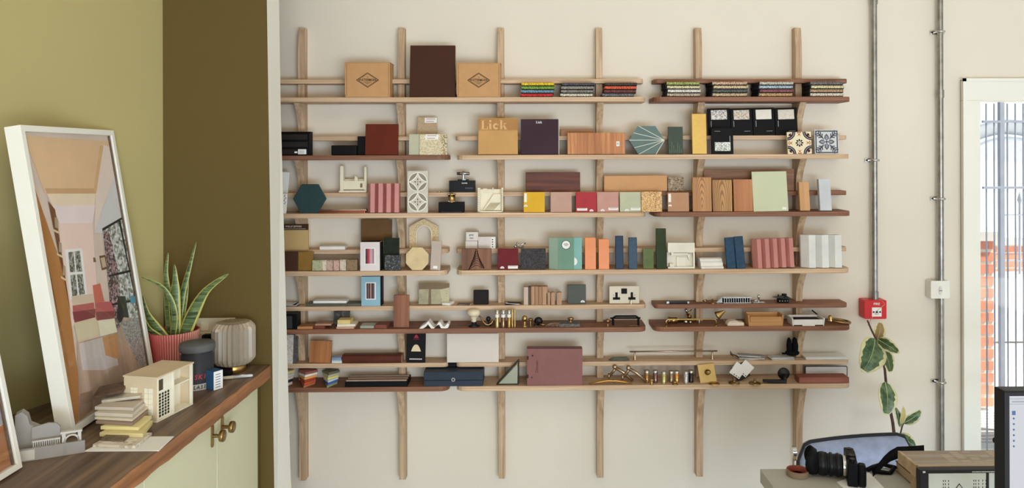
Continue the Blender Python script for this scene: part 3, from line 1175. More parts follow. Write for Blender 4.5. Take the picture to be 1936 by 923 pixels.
slab('terrazzo_tile', 'golden terrazzo square tile with pale chips in the row', 'tile', 1213, 1252, 363, 's3', speck((206, 156, 88), [(236, 206, 160), (150, 96, 56), (224, 184, 130)], 330, .5, .5, .05), .146, .012, 5)
slab('plank_offcut', 'wide weathered brown plank standing behind the oak samples', 'timber block', 1331, 1502, 320, 'r3', wood((150, 106, 76), (102, 68, 50), 'x', .8), .078, .02, 2, roll=-.2)
OAK1 = wood((214, 160, 104), (176, 118, 68), 'z', .5, .5, 1.6)
slab('oak_sample', 'tallest oak sample with swirling grain, left of the three', 'timber sample', 1310, 1346, 336, 's3', OAK1, .142, .012, 4, group='timber samples on the dark shelf')
slab('oak_sample', 'knotty golden oak sample, middle of the three', 'timber sample', 1348, 1385, 341, 's3', wood((206, 158, 98), (160, 112, 62), 'z', .6, .5, 1.1), .142, .012, 5, group='timber samples on the dark shelf')
slab('oak_sample', 'plain reddish timber sample, right of the three', 'timber sample', 1388, 1424, 340, 's3', wood((198, 132, 88), (168, 106, 68), 'z', .7), .142, .012, 5, group='timber samples on the dark shelf')
o = slab('paint_board', 'large pale sage painted board leaning against the brown plank', 'board', 1425, 1491, 325, 's3', paint((202, 206, 174), .55, var=.02), .146, .008, 7, roll=-.8)
sticker(o, .88, .07, .12, .06)
slab('timber_offcut', 'short tan timber block, left of the pale blue-grey one', 'timber block', 1513, 1532, 346, 's3', wood((212, 162, 112), (188, 138, 92), 'z', .6), .143, .02, 8)
slab('painted_block', 'tall pale blue-grey painted block at the right of the dark shelf', 'timber block', 1551, 1573, 340, 's3', paint((204, 206, 212), .6), .143, .022, 8)

# ---------------- tier 4
o = slab('sample_book', 'beige fabric sample book with brown titled header strip', 'book', 520, 583, 424, 'r4', paint((196, 164, 112), .8, var=.05, bmp=.2), .085, .01, 0, yb=475)
w, h, t = DIM[o.name]
B().box(-w/2, w/2, -t-.0012, -t, h*.78, h).build('title_strip', paint((72, 52, 42), .7), o)
text(o, 'PHILLIP JEFFRIES', .0105, w*.06, -t-.0014, h*.91, paint((214, 200, 176), .7), sx=.95)
B().box(-w*.45, w*.42, -t-.0015, -t-.0012, h*.82, h*.83).build('rule_line', paint((214, 200, 176), .7), o)
b = B()
o = slab('white_tile', 'flat white tile lying on the rail right of the sample book', 'tile', 604, 652, 466.5, 'r4', WHITE, .085, .05, 0)
o = slab('brown_board', 'olive brown board standing behind the white swatch box', 'board', 682, 741, 415, 'r4', paint((112, 82, 52), .6), .05, .004, 0, roll=.5)
w, h, t = DIM[o.name]
B().box(-w/2, w/2, -t-.0006, -t-.0001, 0, h*.26).build('lower_band', paint((168, 142, 112), .6), o)
MESHM = speck((226, 204, 164), [(200, 172, 130)], 420, .8, .6, .6)


def arch(b, w, h, t):
    out = [(-w/2, 0), (-w/2, h*.74), (0, h), (w/2, h*.74), (w/2, 0)]
    iw = w*.26
    inner = [(iw, 0), (iw, h*.5)] + [(iw*math.cos(R(a)), h*.5+iw*math.sin(R(a))*1.05) for a in range(15, 180, 15)] + [(-iw, h*.5), (-iw, 0)]
    # ring between outline and arch opening built as quads
    def at(poly, n):
        L = [0]
        for p, q in zip(poly, poly[1:]):
            L.append(L[-1]+math.hypot(q[0]-p[0], q[1]-p[1]))
        r = []
        for i in range(n+1):
            s_ = L[-1]*i/n
            k = max(j for j in range(len(L)) if L[j] <= s_+1e-9)
            k = min(k, len(poly)-2)
            f = (s_-L[k])/(L[k+1]-L[k])
            r.append((poly[k][0]+(poly[k+1][0]-poly[k][0])*f, poly[k][1]+(poly[k+1][1]-poly[k][1])*f))
        return r
    A, C = at(out, 32), at(inner[::-1], 32)
    for i in range(32):
        q = [A[i], A[i+1], C[i+1], C[i]]
        b.prism(q, -t, 0, 0)
    b.tube([(p[0], -t, p[1]) for p in C], .0028, 6, 1)
    return [MESHM, PLAST]


slab('arch_panel', 'cream perforated house-shaped panel with arched opening on the rail', 'panel', 774, 829, 414, 'r4', None, .045, .008, 0, extra=arch, bev=0)
for x0, x1, y0, y1, lab in ((881, 904, 439, 455.5, 'small white box with handwriting, stacked on the other'), (880, 903, 456, None, 'plain small white box underneath the handwritten one'), (904, 937, 448, None, 'wider lilac-grey card box right of the two small ones')):
    o = slab('card_box', lab, 'box', x0, x1, y0, 'r4', paint((222, 212, 206), .7), .079, .045, 0, yb=y1)
    w, h, t = DIM[o.name]
    if y1:
        text(o, 'grey', .011, -w*.05, -t-.0003, h*.68, INK)
        text(o, 'mat', .011, -w*.05, -t-.0003, h*.32, INK)
    if 'wider' in lab:
        b = B().box(w*.24, w*.46, -t-.0004, -t-.0001, h*.05, h*.95)
        for i in range(4):
            b.box(w*.29, w*.36, -t-.0006, -t-.0004, h*(.12+.2*i), h*(.2+.2*i), 1)
        b.build('paper_label', [PAPER, INK], o)
o = empty('tap_fitting', (P(982, 470, -.06).x, -.06, Zr['r4']), 'small cluster of chrome fittings on the rail above the burgundy tile', 'fitting')
b = B()
b.tube([(-.02, 0, .006), (-.012, -.01, .018), (.004, 0, .010), (.016, -.006, .02), (.027, 0, .022)], .0035, 8)
b.ball(.008, (-.018, -.004, .008)).ball(.007, (.004, -.004, .007)).ball(.005, (-.008, 0, .022))
b.cyl(.007, .012, (.012, 0, 0))
b.build('valve_body', CHROME, o)
B().tube([(-.012, -.012, .004), (.018, -.012, .012)], .002, 6).build('lever', CHROME, o)
slab('leather_sample', 'very dark brown sample square, left of the ochre one', 'sample', 522, 563, 477, 's4', paint((82, 54, 42), .6), .135, .01, 3)
slab('leather_sample', 'ochre mustard sample square beside the very dark one', 'sample', 563, 592, 477, 's4', paint((140, 104, 44), .7, var=.12), .13, .01, 3)
for (x0, x1, y0, c, nm) in ((590, 609, 493, (176, 176, 138), 'pale green'), (609, 617, 493, (222, 206, 184), 'thin cream'), (617, 629, 493, (196, 164, 144), 'pink-beige'), (630, 641, 493, (206, 166, 150), 'rose'), (642, 654, 492, (212, 196, 174), 'ivory ridged'), (655, 675, 492, (144, 118, 90), 'brown')):
    slab('stone_sample', f'{nm} small stone chip in the row before the white swatch box', 'stone', x0, x1, y0, 's4', speck(c, [tuple(v*.88 for v in c)], 150, .8, .7, .4), .143, .03, 2, bev=.002, group='small stone samples in a row')


def swatchbox(label, x0, x1, y0, row, d, c, stripes, dark_top=True):
    o = slab('swatch_box', label, 'box', x0, x1, y0, row, paint(c, .6), d, .045, 0, bev=.0008)
    w, h, t = DIM[o.name]
    b = B()
    b.box(-w*.27, w*.27, -t-.0004, -t-.0001, h*.22, h*.80)
    b.build('window_border', PAPER, o)
    n = len(stripes)
    ms = [paint(s_, .6) for s_ in stripes]
    b = B()
    for i in range(n):
        b.box(-w*.22+w*.44*i/n, -w*.22+w*.44*(i+1)/n-.0003, -t-.0009, -t-.0004, h*.25, h*.77, i)
    b.build('colour_swatches', ms, o)
    b = B().box(w/2+.0002, w/2+.006, -t+.004, -.001, .002, h-.002)
    b.build('box_lid_side', BLACK, o)
    b = B().box(-w/2+.002, w/2-.001, -t+.002, -.003, h, h+.002)
    b.build('box_top', BLACK, o)
    return o


swatchbox('white box with a cut window showing pink and red swatches', 681, 718, 458, 's4', .148, (226, 214, 212), [(60, 20, 30), (150, 40, 60), (186, 60, 80), (190, 130, 140), (210, 170, 176), (180, 140, 150), (160, 130, 140)])
swatchbox('pale blue box with a cut window showing brown swatches', 683, 719, 523, 'r5', .093, (146, 184, 200), [(50, 34, 40), (140, 96, 90), (60, 44, 50), (180, 140, 130), (110, 74, 70), (60, 50, 56), (140, 140, 160)])
slab('marble_tile', 'tall dark green polished marble tile behind the black speckled one', 'tile', 725, 754, 451, 's4', paint((40, 48, 36), .2, var=.25, vs=40, coat=.4), .12, .012, 4)
slab('granite_tile', 'black speckled granite tile in front of the dark green marble', 'tile', 727, 757, 483, 's4', speck((34, 36, 36), [(84, 84, 82), (130, 126, 120)], 300, .35, .78, .1), .146, .01, 4)
slab('octagon_tile', 'cream stone octagon tile below the arched panel', 'tile', 767, 810, 469, 's4', None, .14, .012, 5,
     extra=lambda b, w, h, t: [b.prism([(w/2, h*.3), (w/2, h*.7), (w*.22, h), (-w*.22, h), (-w/2, h*.7), (-w/2, h*.3), (-w*.22, 0), (w*.22, 0)], -t, 0), paint((214, 190, 146), .6, var=.1, vs=30)][-1])
o = slab('narrow_tile', 'narrow grey stone slat leaning beside the octagon tile', 'tile', 813, 832, 457, 's4', paint((188, 172, 160), .6), .142, .01, 6, roll=3)
sticker(o, .5, .1, .42, .09)
slab('charred_block', 'charred timber block with bold concentric ring grain', 'timber block', 873, 929, 471, 's4', wood((150, 98, 68), (92, 56, 38), 'z', .5), .14, .02, 2)
o = bpy.context.scene.collection.objects[-1]
w, h, t = DIM[o.name]
b = B()
for i in range(9):
    hw_, top_ = w*(.05+.05*i), h*(1.1-.11*i)
    pts = [(x_*hw_, -t-.0002, max(.001, min(h-.001, top_-h*.62*abs(x_)**1.6+h*.05*math.sin(9*x_)*(abs(x_) > .3)))) for x_ in [k/8 for k in range(-8, 9)]]
    b.tube([p for p in pts if p[2] > .0015 and p[2] < h-.0015] or pts[:2], .0011, 5)
b.build('grain_ridge', paint((50, 30, 24), .8), o)
o = slab('microcement_tile', 'burgundy square tile with two white stickers', 'tile', 941, 980, 471, 's4', paint((112, 36, 42), .5), .14, .01, 3)
sticker(o, .74, .12, .48, .14, lines=1)
halfmoon(o, .22, .06, .009)
slab('charcoal_tile', 'rough charcoal square sample right of the burgundy tile', 'tile', 985, 1032, 471, 's4', speck((56, 52, 54), [(46, 42, 44), (70, 66, 68)], 250, .8, .4, .5), .14, .012, 3)
sage = empty('paint_card_set', (P(1070, 508, -.12).x, -.12, Zr['s4']+.0004), 'folded set of sage, green and aqua paint cards with round labels', 'colour cards')
hh = P(1070, 449, -.12).z - Zr['s4']
xs_ = [P(x, 508, -.13).x - sage.location.x for x in (1038, 1055, 1085, 1100)]
b1 = B().hexa([(xs_[0], -.002, 0), (xs_[1], -.022, 0), (xs_[1], -.018, 0), (xs_[0], .002, 0)], [(xs_[0], -.002, hh*.99), (xs_[1], -.022, hh), (xs_[1], -.018, hh), (xs_[0], .002, hh*.99)])
b1.build('card', paint((150, 172, 154), .6), sage, label='pale sage card')
B().box(xs_[1]+.0004, xs_[2], -.022, -.018, 0, hh).build('card', paint((112, 146, 128), .6), sage, label='mid green card with round label')
B().box(xs_[2]-.01, xs_[3], -.0175, -.0135, 0, hh).build('card', paint((130, 178, 172), .6), sage, label='aqua card')
xm = (xs_[1]+xs_[2])/2
lb = B().prism(circ(xm, hh*.78, .0195, 24), -.0225, -.0221)
lb.prism(circ(xm, hh*.78, .0175, 24), -.0227, -.0225, 1)
for zq, wq in ((.82, .008), (.79, .011), (.755, .006)):
    lb.box(xm-wq, xm+wq, -.0229, -.0227, hh*zq-.0008, hh*zq+.0008, 0)
lb.build('round_label', [INK, PAPER], sage)
B().prism([(xs_[2]+.001+.0135*math.cos(R(a)), hh*.25+.0165*math.sin(R(a))) for a in range(-90, 91, 15)], -.0182, -.0177).build('round_label', PAPER, sage)
ORG = (226, 122, 18)
for x0, x1, y0, nm in ((1106, 1127, 450, 'left and taller'), (1132, 1152, 453, 'right and shorter')):
    slab('metro_tile', f'glossy orange upright tile, {nm} of the orange pair', 'tile', x0, x1, y0, 's4', paint(ORG, .15, var=.08, coat=.6), .143, .01, 3, group='orange glazed tiles')
for x0, x1, y0, c, nm in ((1164, 1179, 447, (34, 56, 84), 'darker navy upright tile, left of the other blue one by the orange pair'), (1189, 1205, 450, (56, 80, 102), 'lighter steel blue upright tile between navy and green tiles')):
    slab('metro_tile', nm, 'tile', x0, x1, y0, 's4', paint(c, .18, var=.2, vs=60, coat=.6), .143, .014, 3, bev=.002)
slab('metro_tile', 'short moss green tile right of the two blue ones', 'tile', 1216, 1236, 471, 's4', paint((98, 112, 66), .25, var=.15, vs=40, coat=.4), .14, .012, 3)
slab('metro_tile', 'tallest dark bottle green tile beside the white relief block', 'tile', 1241, 1260, 433, 's4', paint((46, 62, 28), .15, var=.1, coat=.6), .14, .012, 3)


def relief(b, w, h, t):
    b.box(-w/2, w/2, -.006, 0, 0, h)
    b.box(-w/2, w/2, -t, -.006, 0, h*.07)
    b.box(-w/2, w/2, -t, -.006, h*.62, h)
    b.box(w*.44, w/2, -t, -.006, h*.07, h*.62)
    b.box(-w*.38, -w*.30, -t*1.05, -.006, h*.5, h*.68)
    b.box(-w*.30, w*.25, -t*.8, -.006, h*.52, h*.60)
    b.prism([(w*.22, h*.56), (w*.38, h*.56), (w*.3, h*.3)], -t*.6, -.006)
    b.prism([(-w*.16, h*.07), (w*.2, h*.07), (w*.2, h*.42), (-w*.16, h*.45)], -t*.4, -.006)
    b.box(-w*.44, -w*.28, -t*1.05, -.006, h*.07, h*.2)
    return paint((234, 230, 216), .55)


slab('relief_block', 'white plaster relief block with stepped recess by the dark green tile', 'model', 1263, 1314, 460, 's4', None, .14, .03, 2, extra=relief, bev=.001)


def cornice(b, w, h, t):
    prof_ = [(-t, 0), (-t, h*.18), (-t*.86, h*.25), (-t*.8, h*.55), (-t*.7, h*.7), (-t*.62, h*.72), (-t*.62, h*.88), (-t*.5, h), (0, h), (0, 0)]
    b.prism(prof_, -w/2, w/2, plane='yz')
    return WHITE


slab('cornice_sample', 'short length of white moulded cornice lying on the shelf', 'moulding', 1324, 1367, 490, 's4', None, .14, .06, 0, extra=cornice, bev=.001, yaw=4)
for x0, x1, y0, nm in ((1375, 1392, 450, 'left'), (1393, 1410, 448, 'right')):
    slab('metro_tile', f'leaning petrol blue tile, {nm} of the touching blue pair', 'tile', x0, x1, y0, 's4', paint((38, 70, 98), .15, var=.25, vs=60, coat=.6), .143, .012, 4, roll=-4, bev=.002)
slab('fluted_tile', 'dusty pink five-ribbed tile leaning on the fourth shelf', 'tile', 1427, 1503, 453, 's4', None, .146, .040, 4, extra=fold(5, PINKT), bev=.0008, roll=-2)
slab('fluted_tile', 'white three-ribbed tile at the right end of the fourth shelf', 'tile', 1519, 1593, 446, 's4', None, .148, .044, 3, extra=fold(3, paint((224, 224, 222), .5)), bev=.0008)
# ---------------- tier 5, rail


def sheet_pile(name, label, cat, x0, x1, row, d, depth, layers, group=None, yaw=0, yb=None):
    """loose flat pile that is one thing made of several sheets"""
    xc, zb, w, h = place(x0, x1, rows[row][0]-5, row, d, 0, .01, yb)
    e = empty(name, (xc, -d+depth/2, zb+.0004), label, cat, group=group)
    z = 0
    for i, (th, m_, dx, dy, rz) in enumerate(layers):
        B().box(-w/2, w/2, -depth/2, depth/2, 0, th).build('sheet', m_, e, (dx, dy, z), (0, 0, R(rz)), .0004)
        z += th + .0002
    return e


sheet_pile('leaflet_pile', 'loose dark and white leaflets at the left end of the fifth rail', 'leaflets', 522, 562, 'r5', .09, .06, [(.0015, BLACK, 0, 0, 2), (.002, PAPER, -.003, .002, -3), (.0015, BLACK, -.012, 0, 6), (.0015, PAPER, -.02, .004, -4)])
slab('slate_tray', 'thin dark grey green slate sheet lying under the white slab', 'tray', 578, 682, 574.5, 'r5', paint((98, 96, 84), .5), .094, .065, 0)
slab('white_tile', 'white slab lying on the thin slate sheet left of the blue box', 'tile', 592, 655, 569.2, 'r5', WHITE, .09, .05, 0, yb=574)
slab('walnut_block', 'tall upright brown timber block reaching from shelf past the rail', 'timber block', 744, 773, 559, 's5', wood((158, 102, 72), (118, 70, 48), 'z', .8), .13, .014, 2)
MIRR = paint((168, 160, 132), .35, .35, var=.25, vs=18)
o = slab('mirror_sample', 'foxed antique mirror square leaning on the wall beside the tall timber block', 'mirror', 791, 849, 538, 'r5', MIRR, .07, .005, 12)
w, h, t = DIM[o.name]
b = B().box(-w/2, w/2, -t-.0006, -t-.0001, h*.72, h)
b.flat([(-w*.18, 0), (-w*.08, 0), (-w*.10, h*.72), (-w*.17, h*.72)], -t-.0003)
b.build('foxed_band', paint((120, 98, 72), .4, .2), o)
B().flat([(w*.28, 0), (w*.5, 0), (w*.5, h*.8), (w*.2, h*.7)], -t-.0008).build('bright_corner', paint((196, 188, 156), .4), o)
random.seed(5)
b = B()
for i in range(26):
    b.flat(circ((random.random()-.5)*w*.9, h*random.random()*.7, .0006+random.random()*.0010, 6), -t-.0009)
b.build('foxing_spot', paint((92, 80, 60), .5), o)
slab('white_strip', 'thin white strip lying on the rail, left of the black square', 'strip', 842, 858, 573.5, 'r5', WHITE, .092, .05, 0, yaw=-20)
sheet_pile('tag_pile', 'flat white strip and dark key tags left of the black square', 'tags', 866, 890, 'r5', .085, .03, [(.0025, WHITE, 0, .005, 3), (.003, paint((96, 66, 54), .4), -.002, -.004, -7)])
slab('black_tile', 'small matt black rounded square standing on the rail', 'tile', 895, 924, 549, 'r5', paint((42, 34, 32), .5), .075, .008, 4, bev=.003)
e = empty('brochure', (P(970, 577, -.07).x, -.07, Zr['r5']+.0003), 'bundle of black and white tags lying beside the short timber stack', 'tags')
for i, (m_, a, dz) in enumerate(((BLACK, 8, 0), (PAPER, -12, .003), (BLACK, 18, .0055))):
    B().box(-.03, .03, -.014, .014, 0, .0022).build('tag', m_, e, (.006*i-.006, 0, dz), (0, R(3*i), R(a)), .0005)
WB = [((206, 180, 154), (176, 142, 112)), ((190, 146, 108), (150, 108, 74))]
xs5 = [990, 999, 1004, 1011, 1018, 1025, 1036]
for i in range(6):
    c_ = [((206, 186, 170), (190, 166, 146)), ((90, 62, 50), (70, 48, 40)), ((200, 156, 122), (160, 118, 84)), ((190, 142, 104), (150, 106, 72)), ((182, 134, 96), (144, 100, 68)), ((200, 158, 124), (168, 124, 90))][i]
    nm = ['pale grey', 'thin dark', 'light tan', 'mid brown', 'deeper brown', 'widest tan'][i]
    slab('timber_chip', f'{nm} upright timber chip in the taller block of the rail', 'timber sample', xs5[i]+.3, xs5[i+1]-.3, 543.5-(i > 1)*1.2, 'r5', wood(*c_, 'z', .8), .09, .035, 0, group='tall timber chips on the fifth rail', bev=.0006)
for i, (xa, xb) in enumerate(((1033, 1040), (1042, 1049), (1053, 1062))):
    slab('timber_chip', ['left', 'middle', 'right'][i]+' short timber chip with sloping top beside the taller block', 'timber sample', xa, xb, 553, 'r5', None, .09, .03, 0, group='short timber chips on the fifth rail', bev=0,
         extra=lambda b, w, h, t: [b.prism([(-w/2, 0), (w/2, 0), (w/2, h*.93), (w*.1, h), (-w/2, h*.93)], -t, 0), wood((206, 164, 132), (170, 128, 100), 'z', .8)][-1])
o = slab('glazed_tile', 'dark green-grey square tile with a half-moon sticker on the rail', 'tile', 1073, 1108, 539, 'r5', paint((84, 86, 76), .3, var=.12, coat=.3), .07, .008, 4)
halfmoon(o, .82, .06, .0095)
# socket plate
o = slab('socket_plate', 'loose white double socket plate with black outlets standing on the rail', 'socket', 1152, 1209, 541.5, 'r5', None, .075, .006, 3,
         extra=lambda b, w, h, t: [b.prism(rr(-w/2, w/2, 0, h, .004), -t, 0), paint((190, 176, 152), .4, .15)][-1])
w, h, t = DIM[o.name]
B().box(-w*.1, w*.09, -t-.003, -t, h*.56, h*.86).build('switch_rocker', BLACK, o, bevel=.0006)
for sx, nm in ((-.26, 'left'), (.25, 'right')):
    b = B().box(w*(sx-.04), w*(sx+.04), -t-.0008, -t, h*.24, h*.64)
    b.box(w*(sx-.12), w*(sx+.12), -t-.0008, -t, h*.22, h*.36)
    b.build('socket_outlet', BLACK, o, label=nm+' black three-pin outlet')
    B().cyl(.0018, .0008, (w*(sx*1.38), -t, h*.48), 'y', 10).build('screw_head', DARKM, o)
oo = B().lathe([(.0035, 0), (.0035, .018), (.0025, .020), (.0001, .021)]).build('pin_knob', metal((226, 214, 190), .3), None, (P(1193, 577, -.088).x, -.088, Zr['r5']+.0003))
tag(oo, 'tiny upright pale metal pin in front of the double socket plate', 'fitting')
# right part of the rail (dark)
o = slab('metal_bar', 'short dark metal bar lying near the left end of the dark rail', 'bar', 1260, 1303, 570.5, 'r5', DARKM, .085, .02, 0)
w, h, t = DIM[o.name]
b = B().box(-w/2, -w*.38, -t-.0006, -t, .001, h)
b.box(w*.42, w/2, -t-.0006, -t, .001, h)
b.build('end_cap', CHROME, o)
e = empty('brass_fitting', (P(1345, 575, -.07).x, -.07, Zr['r5']+.0003), 'small brass hinge-like fitting on the dark rail, left of the chrome mechanism', 'fitting')
B().lathe([(.017, 0), (.018, .003), (.012, .006), (.005, .008), (.005, .016), (.0001, .018)], (.004, -.004, 0)).build('base_disc', ABRASS, e)
B().tube([(-.02, 0, .004), (-.032, .004, .012), (-.02, .006, .012)], .003, 8).build('arm', BRASS, e)
e = empty('lock_mechanism', (P(1392, 575, -.07).x, -.07, Zr['r5']+.0003), 'chrome mortice mechanism with slotted black face on the dark rail', 'mechanism')
hm = P(1392, 562, -.08).z-Zr['r5']
wm = .125/2
b = B()
b.box(-wm, wm, -.016, .016, 0, .004)
b.box(-wm, wm, -.016, .016, hm*.85, hm)
for i in range(12):
    x = -wm+.004+i*(2*wm-.012)/11
    b.box(x, x+.003, -.0165, -.012, .004, hm*.85)
b.build('chrome_case', CHROME, e, bevel=.0006)
B().box(-wm+.003, wm-.003, -.0118, .014, .0042, hm*.84).build('inner_works', BLACK, e)
B().prism([(-wm-.028, 0), (-wm-.001, 0), (-wm-.001, hm*.9), (-wm-.006, hm*.8)], -.006, .006).build('end_bracket', CHROME, e)
e = empty('door_chain', (P(1432, 575, -.07).x, -.07, Zr['r5']+.0003), 'chrome knob and slim plate touching the mortice mechanism', 'fitting')
b = B().box(-.022, .03, -.01, .012, 0, .003)
b.tube([(-.02, 0, .006), (-.004, 0, .011), (.012, 0, .004)], .003, 8)
b.build('plate', CHROME, e)
B().lathe([(.005, .003), (.004, .02), (.0055, .022), (.0055, .034), (.0001, .036)], (.006, 0, 0)).build('knob', CHROME, e)
e = empty('black_mechanism', (P(1480, 575, -.07).x, -.07, Zr['r5']+.0003), 'black geared mechanism with angled plate on the dark rail', 'mechanism')
B().box(-.024, .024, -.012, .012, 0, .018).build('body', BLACK, e, bevel=.002)
B().prism([(-.045, .024), (-.01, .020), (.042, .012), (.042, .016), (.01, .034)], -.01, .01).build('angled_plate', DARKM, e)
b = B().cyl(.011, .016, (.006, 0, .022), m=0)
b.cyl(.003, .014, (-.02, 0, .022))
b.build('drum', BLACK, e)
b = B()
for x in (-.018, -.006, .006, .016):
    b.ball(.0028, (x, -.0125, .009))
b.build('screw_head', CHROME, e)

# ---------------- tier 5, shelf
o = slab('display_box', 'black sample box with grey panel behind the pale partition', 'frame', 515, 562, 594, 's5', BLACK, .148, .05, 0, bev=.001)
w, h, t = DIM[o.name]
B().box(-w*.5, w*.30, -t-.0005, -t, h*.06, h*.86).build('grey_panel', paint((66, 66, 66), .5), o)


def flats(name, label, cat, x0, x1, y0, mat_, d, dep, yb=None, yaw=0, group=None, row='s5'):
    return slab(name, label, cat, x0, x1, y0, row, mat_, d, dep, 0, yb=yb, yaw=yaw, group=group, bev=.0006)


flats('timber_chip', 'flat amber timber sample lying in front of the black frame', 'timber sample', 552, 591, 618, wood((190, 128, 76), (150, 94, 54), 'x'), .146, .06)
flats('clay_tile', 'maroon flat tile under the pink-beige one', 'tile', 594, 614, 616.5, paint((122, 66, 54), .6), .14, .06)
flats('clay_tile', 'pink-beige flat tile lying on the maroon one', 'tile', 595, 625, 612.5, paint((176, 134, 112), .6), .135, .06, yb=616.2, yaw=2)
slab('slate_tile', 'black riven slate tile standing behind the yellow-topped stack', 'tile', 631, 661, 589, 's5', speck((52, 50, 48), [(84, 80, 74), (36, 34, 34)], 90, .5, .5, .8), .09, .008, 2, bev=.001)
flats('stone_tile', 'salmon pink tile, bottom of the yellow-topped stack', 'tile', 636, 669, 618.2, paint((204, 160, 138), .6), .146, .07, group='stack in front of the slate tile')
flats('stone_tile', 'white tile, middle of the yellow-topped stack', 'tile', 636, 670, 613.4, paint((232, 222, 202), .6), .144, .07, yb=617.9, yaw=3, group='stack in front of the slate tile')
flats('stone_tile', 'pale yellow tile on top of the small stack', 'tile', 638, 662, 605.5, paint((222, 194, 128), .7), .14, .06, yb=613.1, group='stack in front of the slate tile')
flats('glass_tile', 'grey-green glass tile lying flat right of the yellow-topped stack', 'tile', 681, 707, 616.4, paint((158, 158, 140), .15, coat=.6), .14, .06)
flats('clay_tile', 'reddish brown flat tile lying left of the tall timber block', 'tile', 711, 734, 615, paint((128, 72, 58), .6), .145, .07, yaw=-6)
# corrugated
e = empty('corrugated_sample', (P(823, 620, -.12).x, -.12, Zr['s5']+.0004), 'white corrugated plaster sample with two ridges on the dark shelf', 'sample')
b = B()
pts = [(-.066, 0), (-.052, .012), (-.04, .018), (-.026, .032), (-.006, .006), (.004, .006), (.016, .026), (.024, .028), (.036, .008), (.044, .008), (.056, .022), (.064, .016), (.058, .002), (.046, .0), (.028, .001), (.020, .016), (.012, .014), (-.002, 0), (-.014, .0), (-.028, .018), (-.036, .008), (-.05, 0)]
b.prism(pts, -.03, .03)
b.build('ridged_sheet', WHITE, e, bevel=.0005)
# porcelain knob
e = empty('porcelain_knob', (P(896, 619, -.11).x, -.11, Zr['s5']+.0004), 'large cream porcelain door knob standing on its dark base', 'knob')
B().lathe([(.026, 0), (.027, .003), (.012, .008), (.011, .020)]).build('base', DARKM, e)
B().lathe([(.011, .020), (.012, .022), (.0105, .032), (.016, .037), (.014, .042), (.020, .045), (.027, .052), (.0285, .060), (.026, .068), (.018, .0735), (.0001, .0755)], m=0).build('knob', paint((230, 214, 184), .2, coat=.8), e)
# brass hook
e = empty('brass_hook', (P(922, 619, -.11).x, -.11, Zr['s5']+.0004), 'curled antique brass hook between porcelain knob and glass tubes', 'hook')
b = B()
b.tube([(-.034, 0, .040), (-.028, 0, .036), (-.018, -.004, .018), (-.006, -.006, .007), (.006, -.004, .006), (.016, 0, .012), (.022, 0, .022), (.018, 0, .028)], [.003, .004, .004, .0045, .0045, .004, .004, .003], 10)
b.ball(.0045, (-.034, 0, .041))
b.build('hook', ABRASS, e)
B().ball(.011, (.003, .006, .030)).cyl(.012, .004, (.003, .006, .0)).cyl(.004, .02, (.003, .006, .003)).build('ball_end', DARKM, e)


def vial(x, row, d, hpx, wpx, c, label, group='glass vials of metal granules'):
    z0 = Zr[row]+.0004
    y = rows[row][0]
    h_ = P(x, hpx, -d).z - z0
    r_ = (P(x+wpx/2, y, -d).x-P(x-wpx/2, y, -d).x)/2
    e = empty('sample_vial', (P(x, y, -d).x, -d, z0), label, 'vial', group=group)
    B().lathe([(r_, 0), (r_, h_*.78), (r_*.7, h_*.83), (r_*.7, h_*.84)]).build('glass_tube', paint(c, .16, .75), e)
    B().lathe([(r_*1.02, h_*.80), (r_*1.06, h_*.99), (r_*.9, h_), (.0001, h_)]).build('cap', CHROME, e)
    b = B()
    for sgn in (1,):
        b.lathe([(r_*1.01, h_*.58), (r_*1.01, h_*.76)], seg=20)
    b.build('paper_label', PAPER, e) if hpx < 600 else None
    return e


for x, c, nm, wp in ((940, (196, 168, 110), 'pale gold, leftmost', 7.5), (951.5, (134, 104, 80), 'bronze, second', 8), (962.5, (170, 130, 66), 'olive gold, third', 7)):
    vial(x, 's5', .135, 586, wp, c, f'{nm} of the tall tubes beside the brass ball knob', 'tall metal finish tubes')
for x, wp, nm, hp in ((968.7, 3.2, 'slimmer', 585), (973.5, 3.6, 'rightmost', 585)):
    o = B().cyl(.0042, P(x, hp, -.135).z-Zr['s5'], (0, 0, 0)).build('brass_rod', BRASS, None, (P(x, 619, -.135).x, -.135, Zr['s5']+.0004))
    tag(o, f'{nm} plain brass rod standing at the end of the tall tubes', 'rod')


def knob(name, x, row, d, prof_, mat_, label, cat='knob', extra=None, loc=None, group=None):
    e = empty(name, (P(x, rows[row][0], -d).x, -d, Zr[row]+.0004), label, cat, group=group)
    B().lathe(prof_[0]).build('base', mat_, e)
    B().lathe(prof_[1]).build('knob_head', mat_, e)
    return e


BALLP = [(0.0001, .0475), (.006, .046), (.0105, .041), (.0125, .034), (.0105, .027), (.006, .0225), (.004, .021)][::-1]
knob('ball_knob', 992, 's5', .12, ([(.013, 0), (.013, .002), (.006, .005), (.0045, .0206)], BALLP), BRASS, 'brass knob with a large round ball beside the tall tubes')
knob('mushroom_knob', 1003, 's5', .125, ([(.009, 0), (.004, .003), (.0035, .024)], [(.0035, .0245), (.011, .029), (.0115, .033), (.006, .0365), (.0001, .037)]), ABRASS, 'small brass mushroom knob right of the ball knob')
e = empty('lever_handle', (P(1018, 619, -.11).x, -.11, Zr['s5']+.0004), 'dark bronze round rose with a small lever lying beside the knobs', 'handle')
B().lathe([(.0001, -.004), (.017, -.003), (.0185, .002), (.010, .006), (.0001, .008)], (0, 0, .020), 'y').build('rose', DARKM, e)
B().tube([(0, -.006, .018), (-.014, -.012, .008), (-.02, -.014, .004)], .004, 8).build('spindle', DARKM, e)
B().tube([(.004, -.01, .009), (.032, -.014, .006)], [.0055, .0045], 10).build('lever', ABRASS, e)
e = B()
pts = []
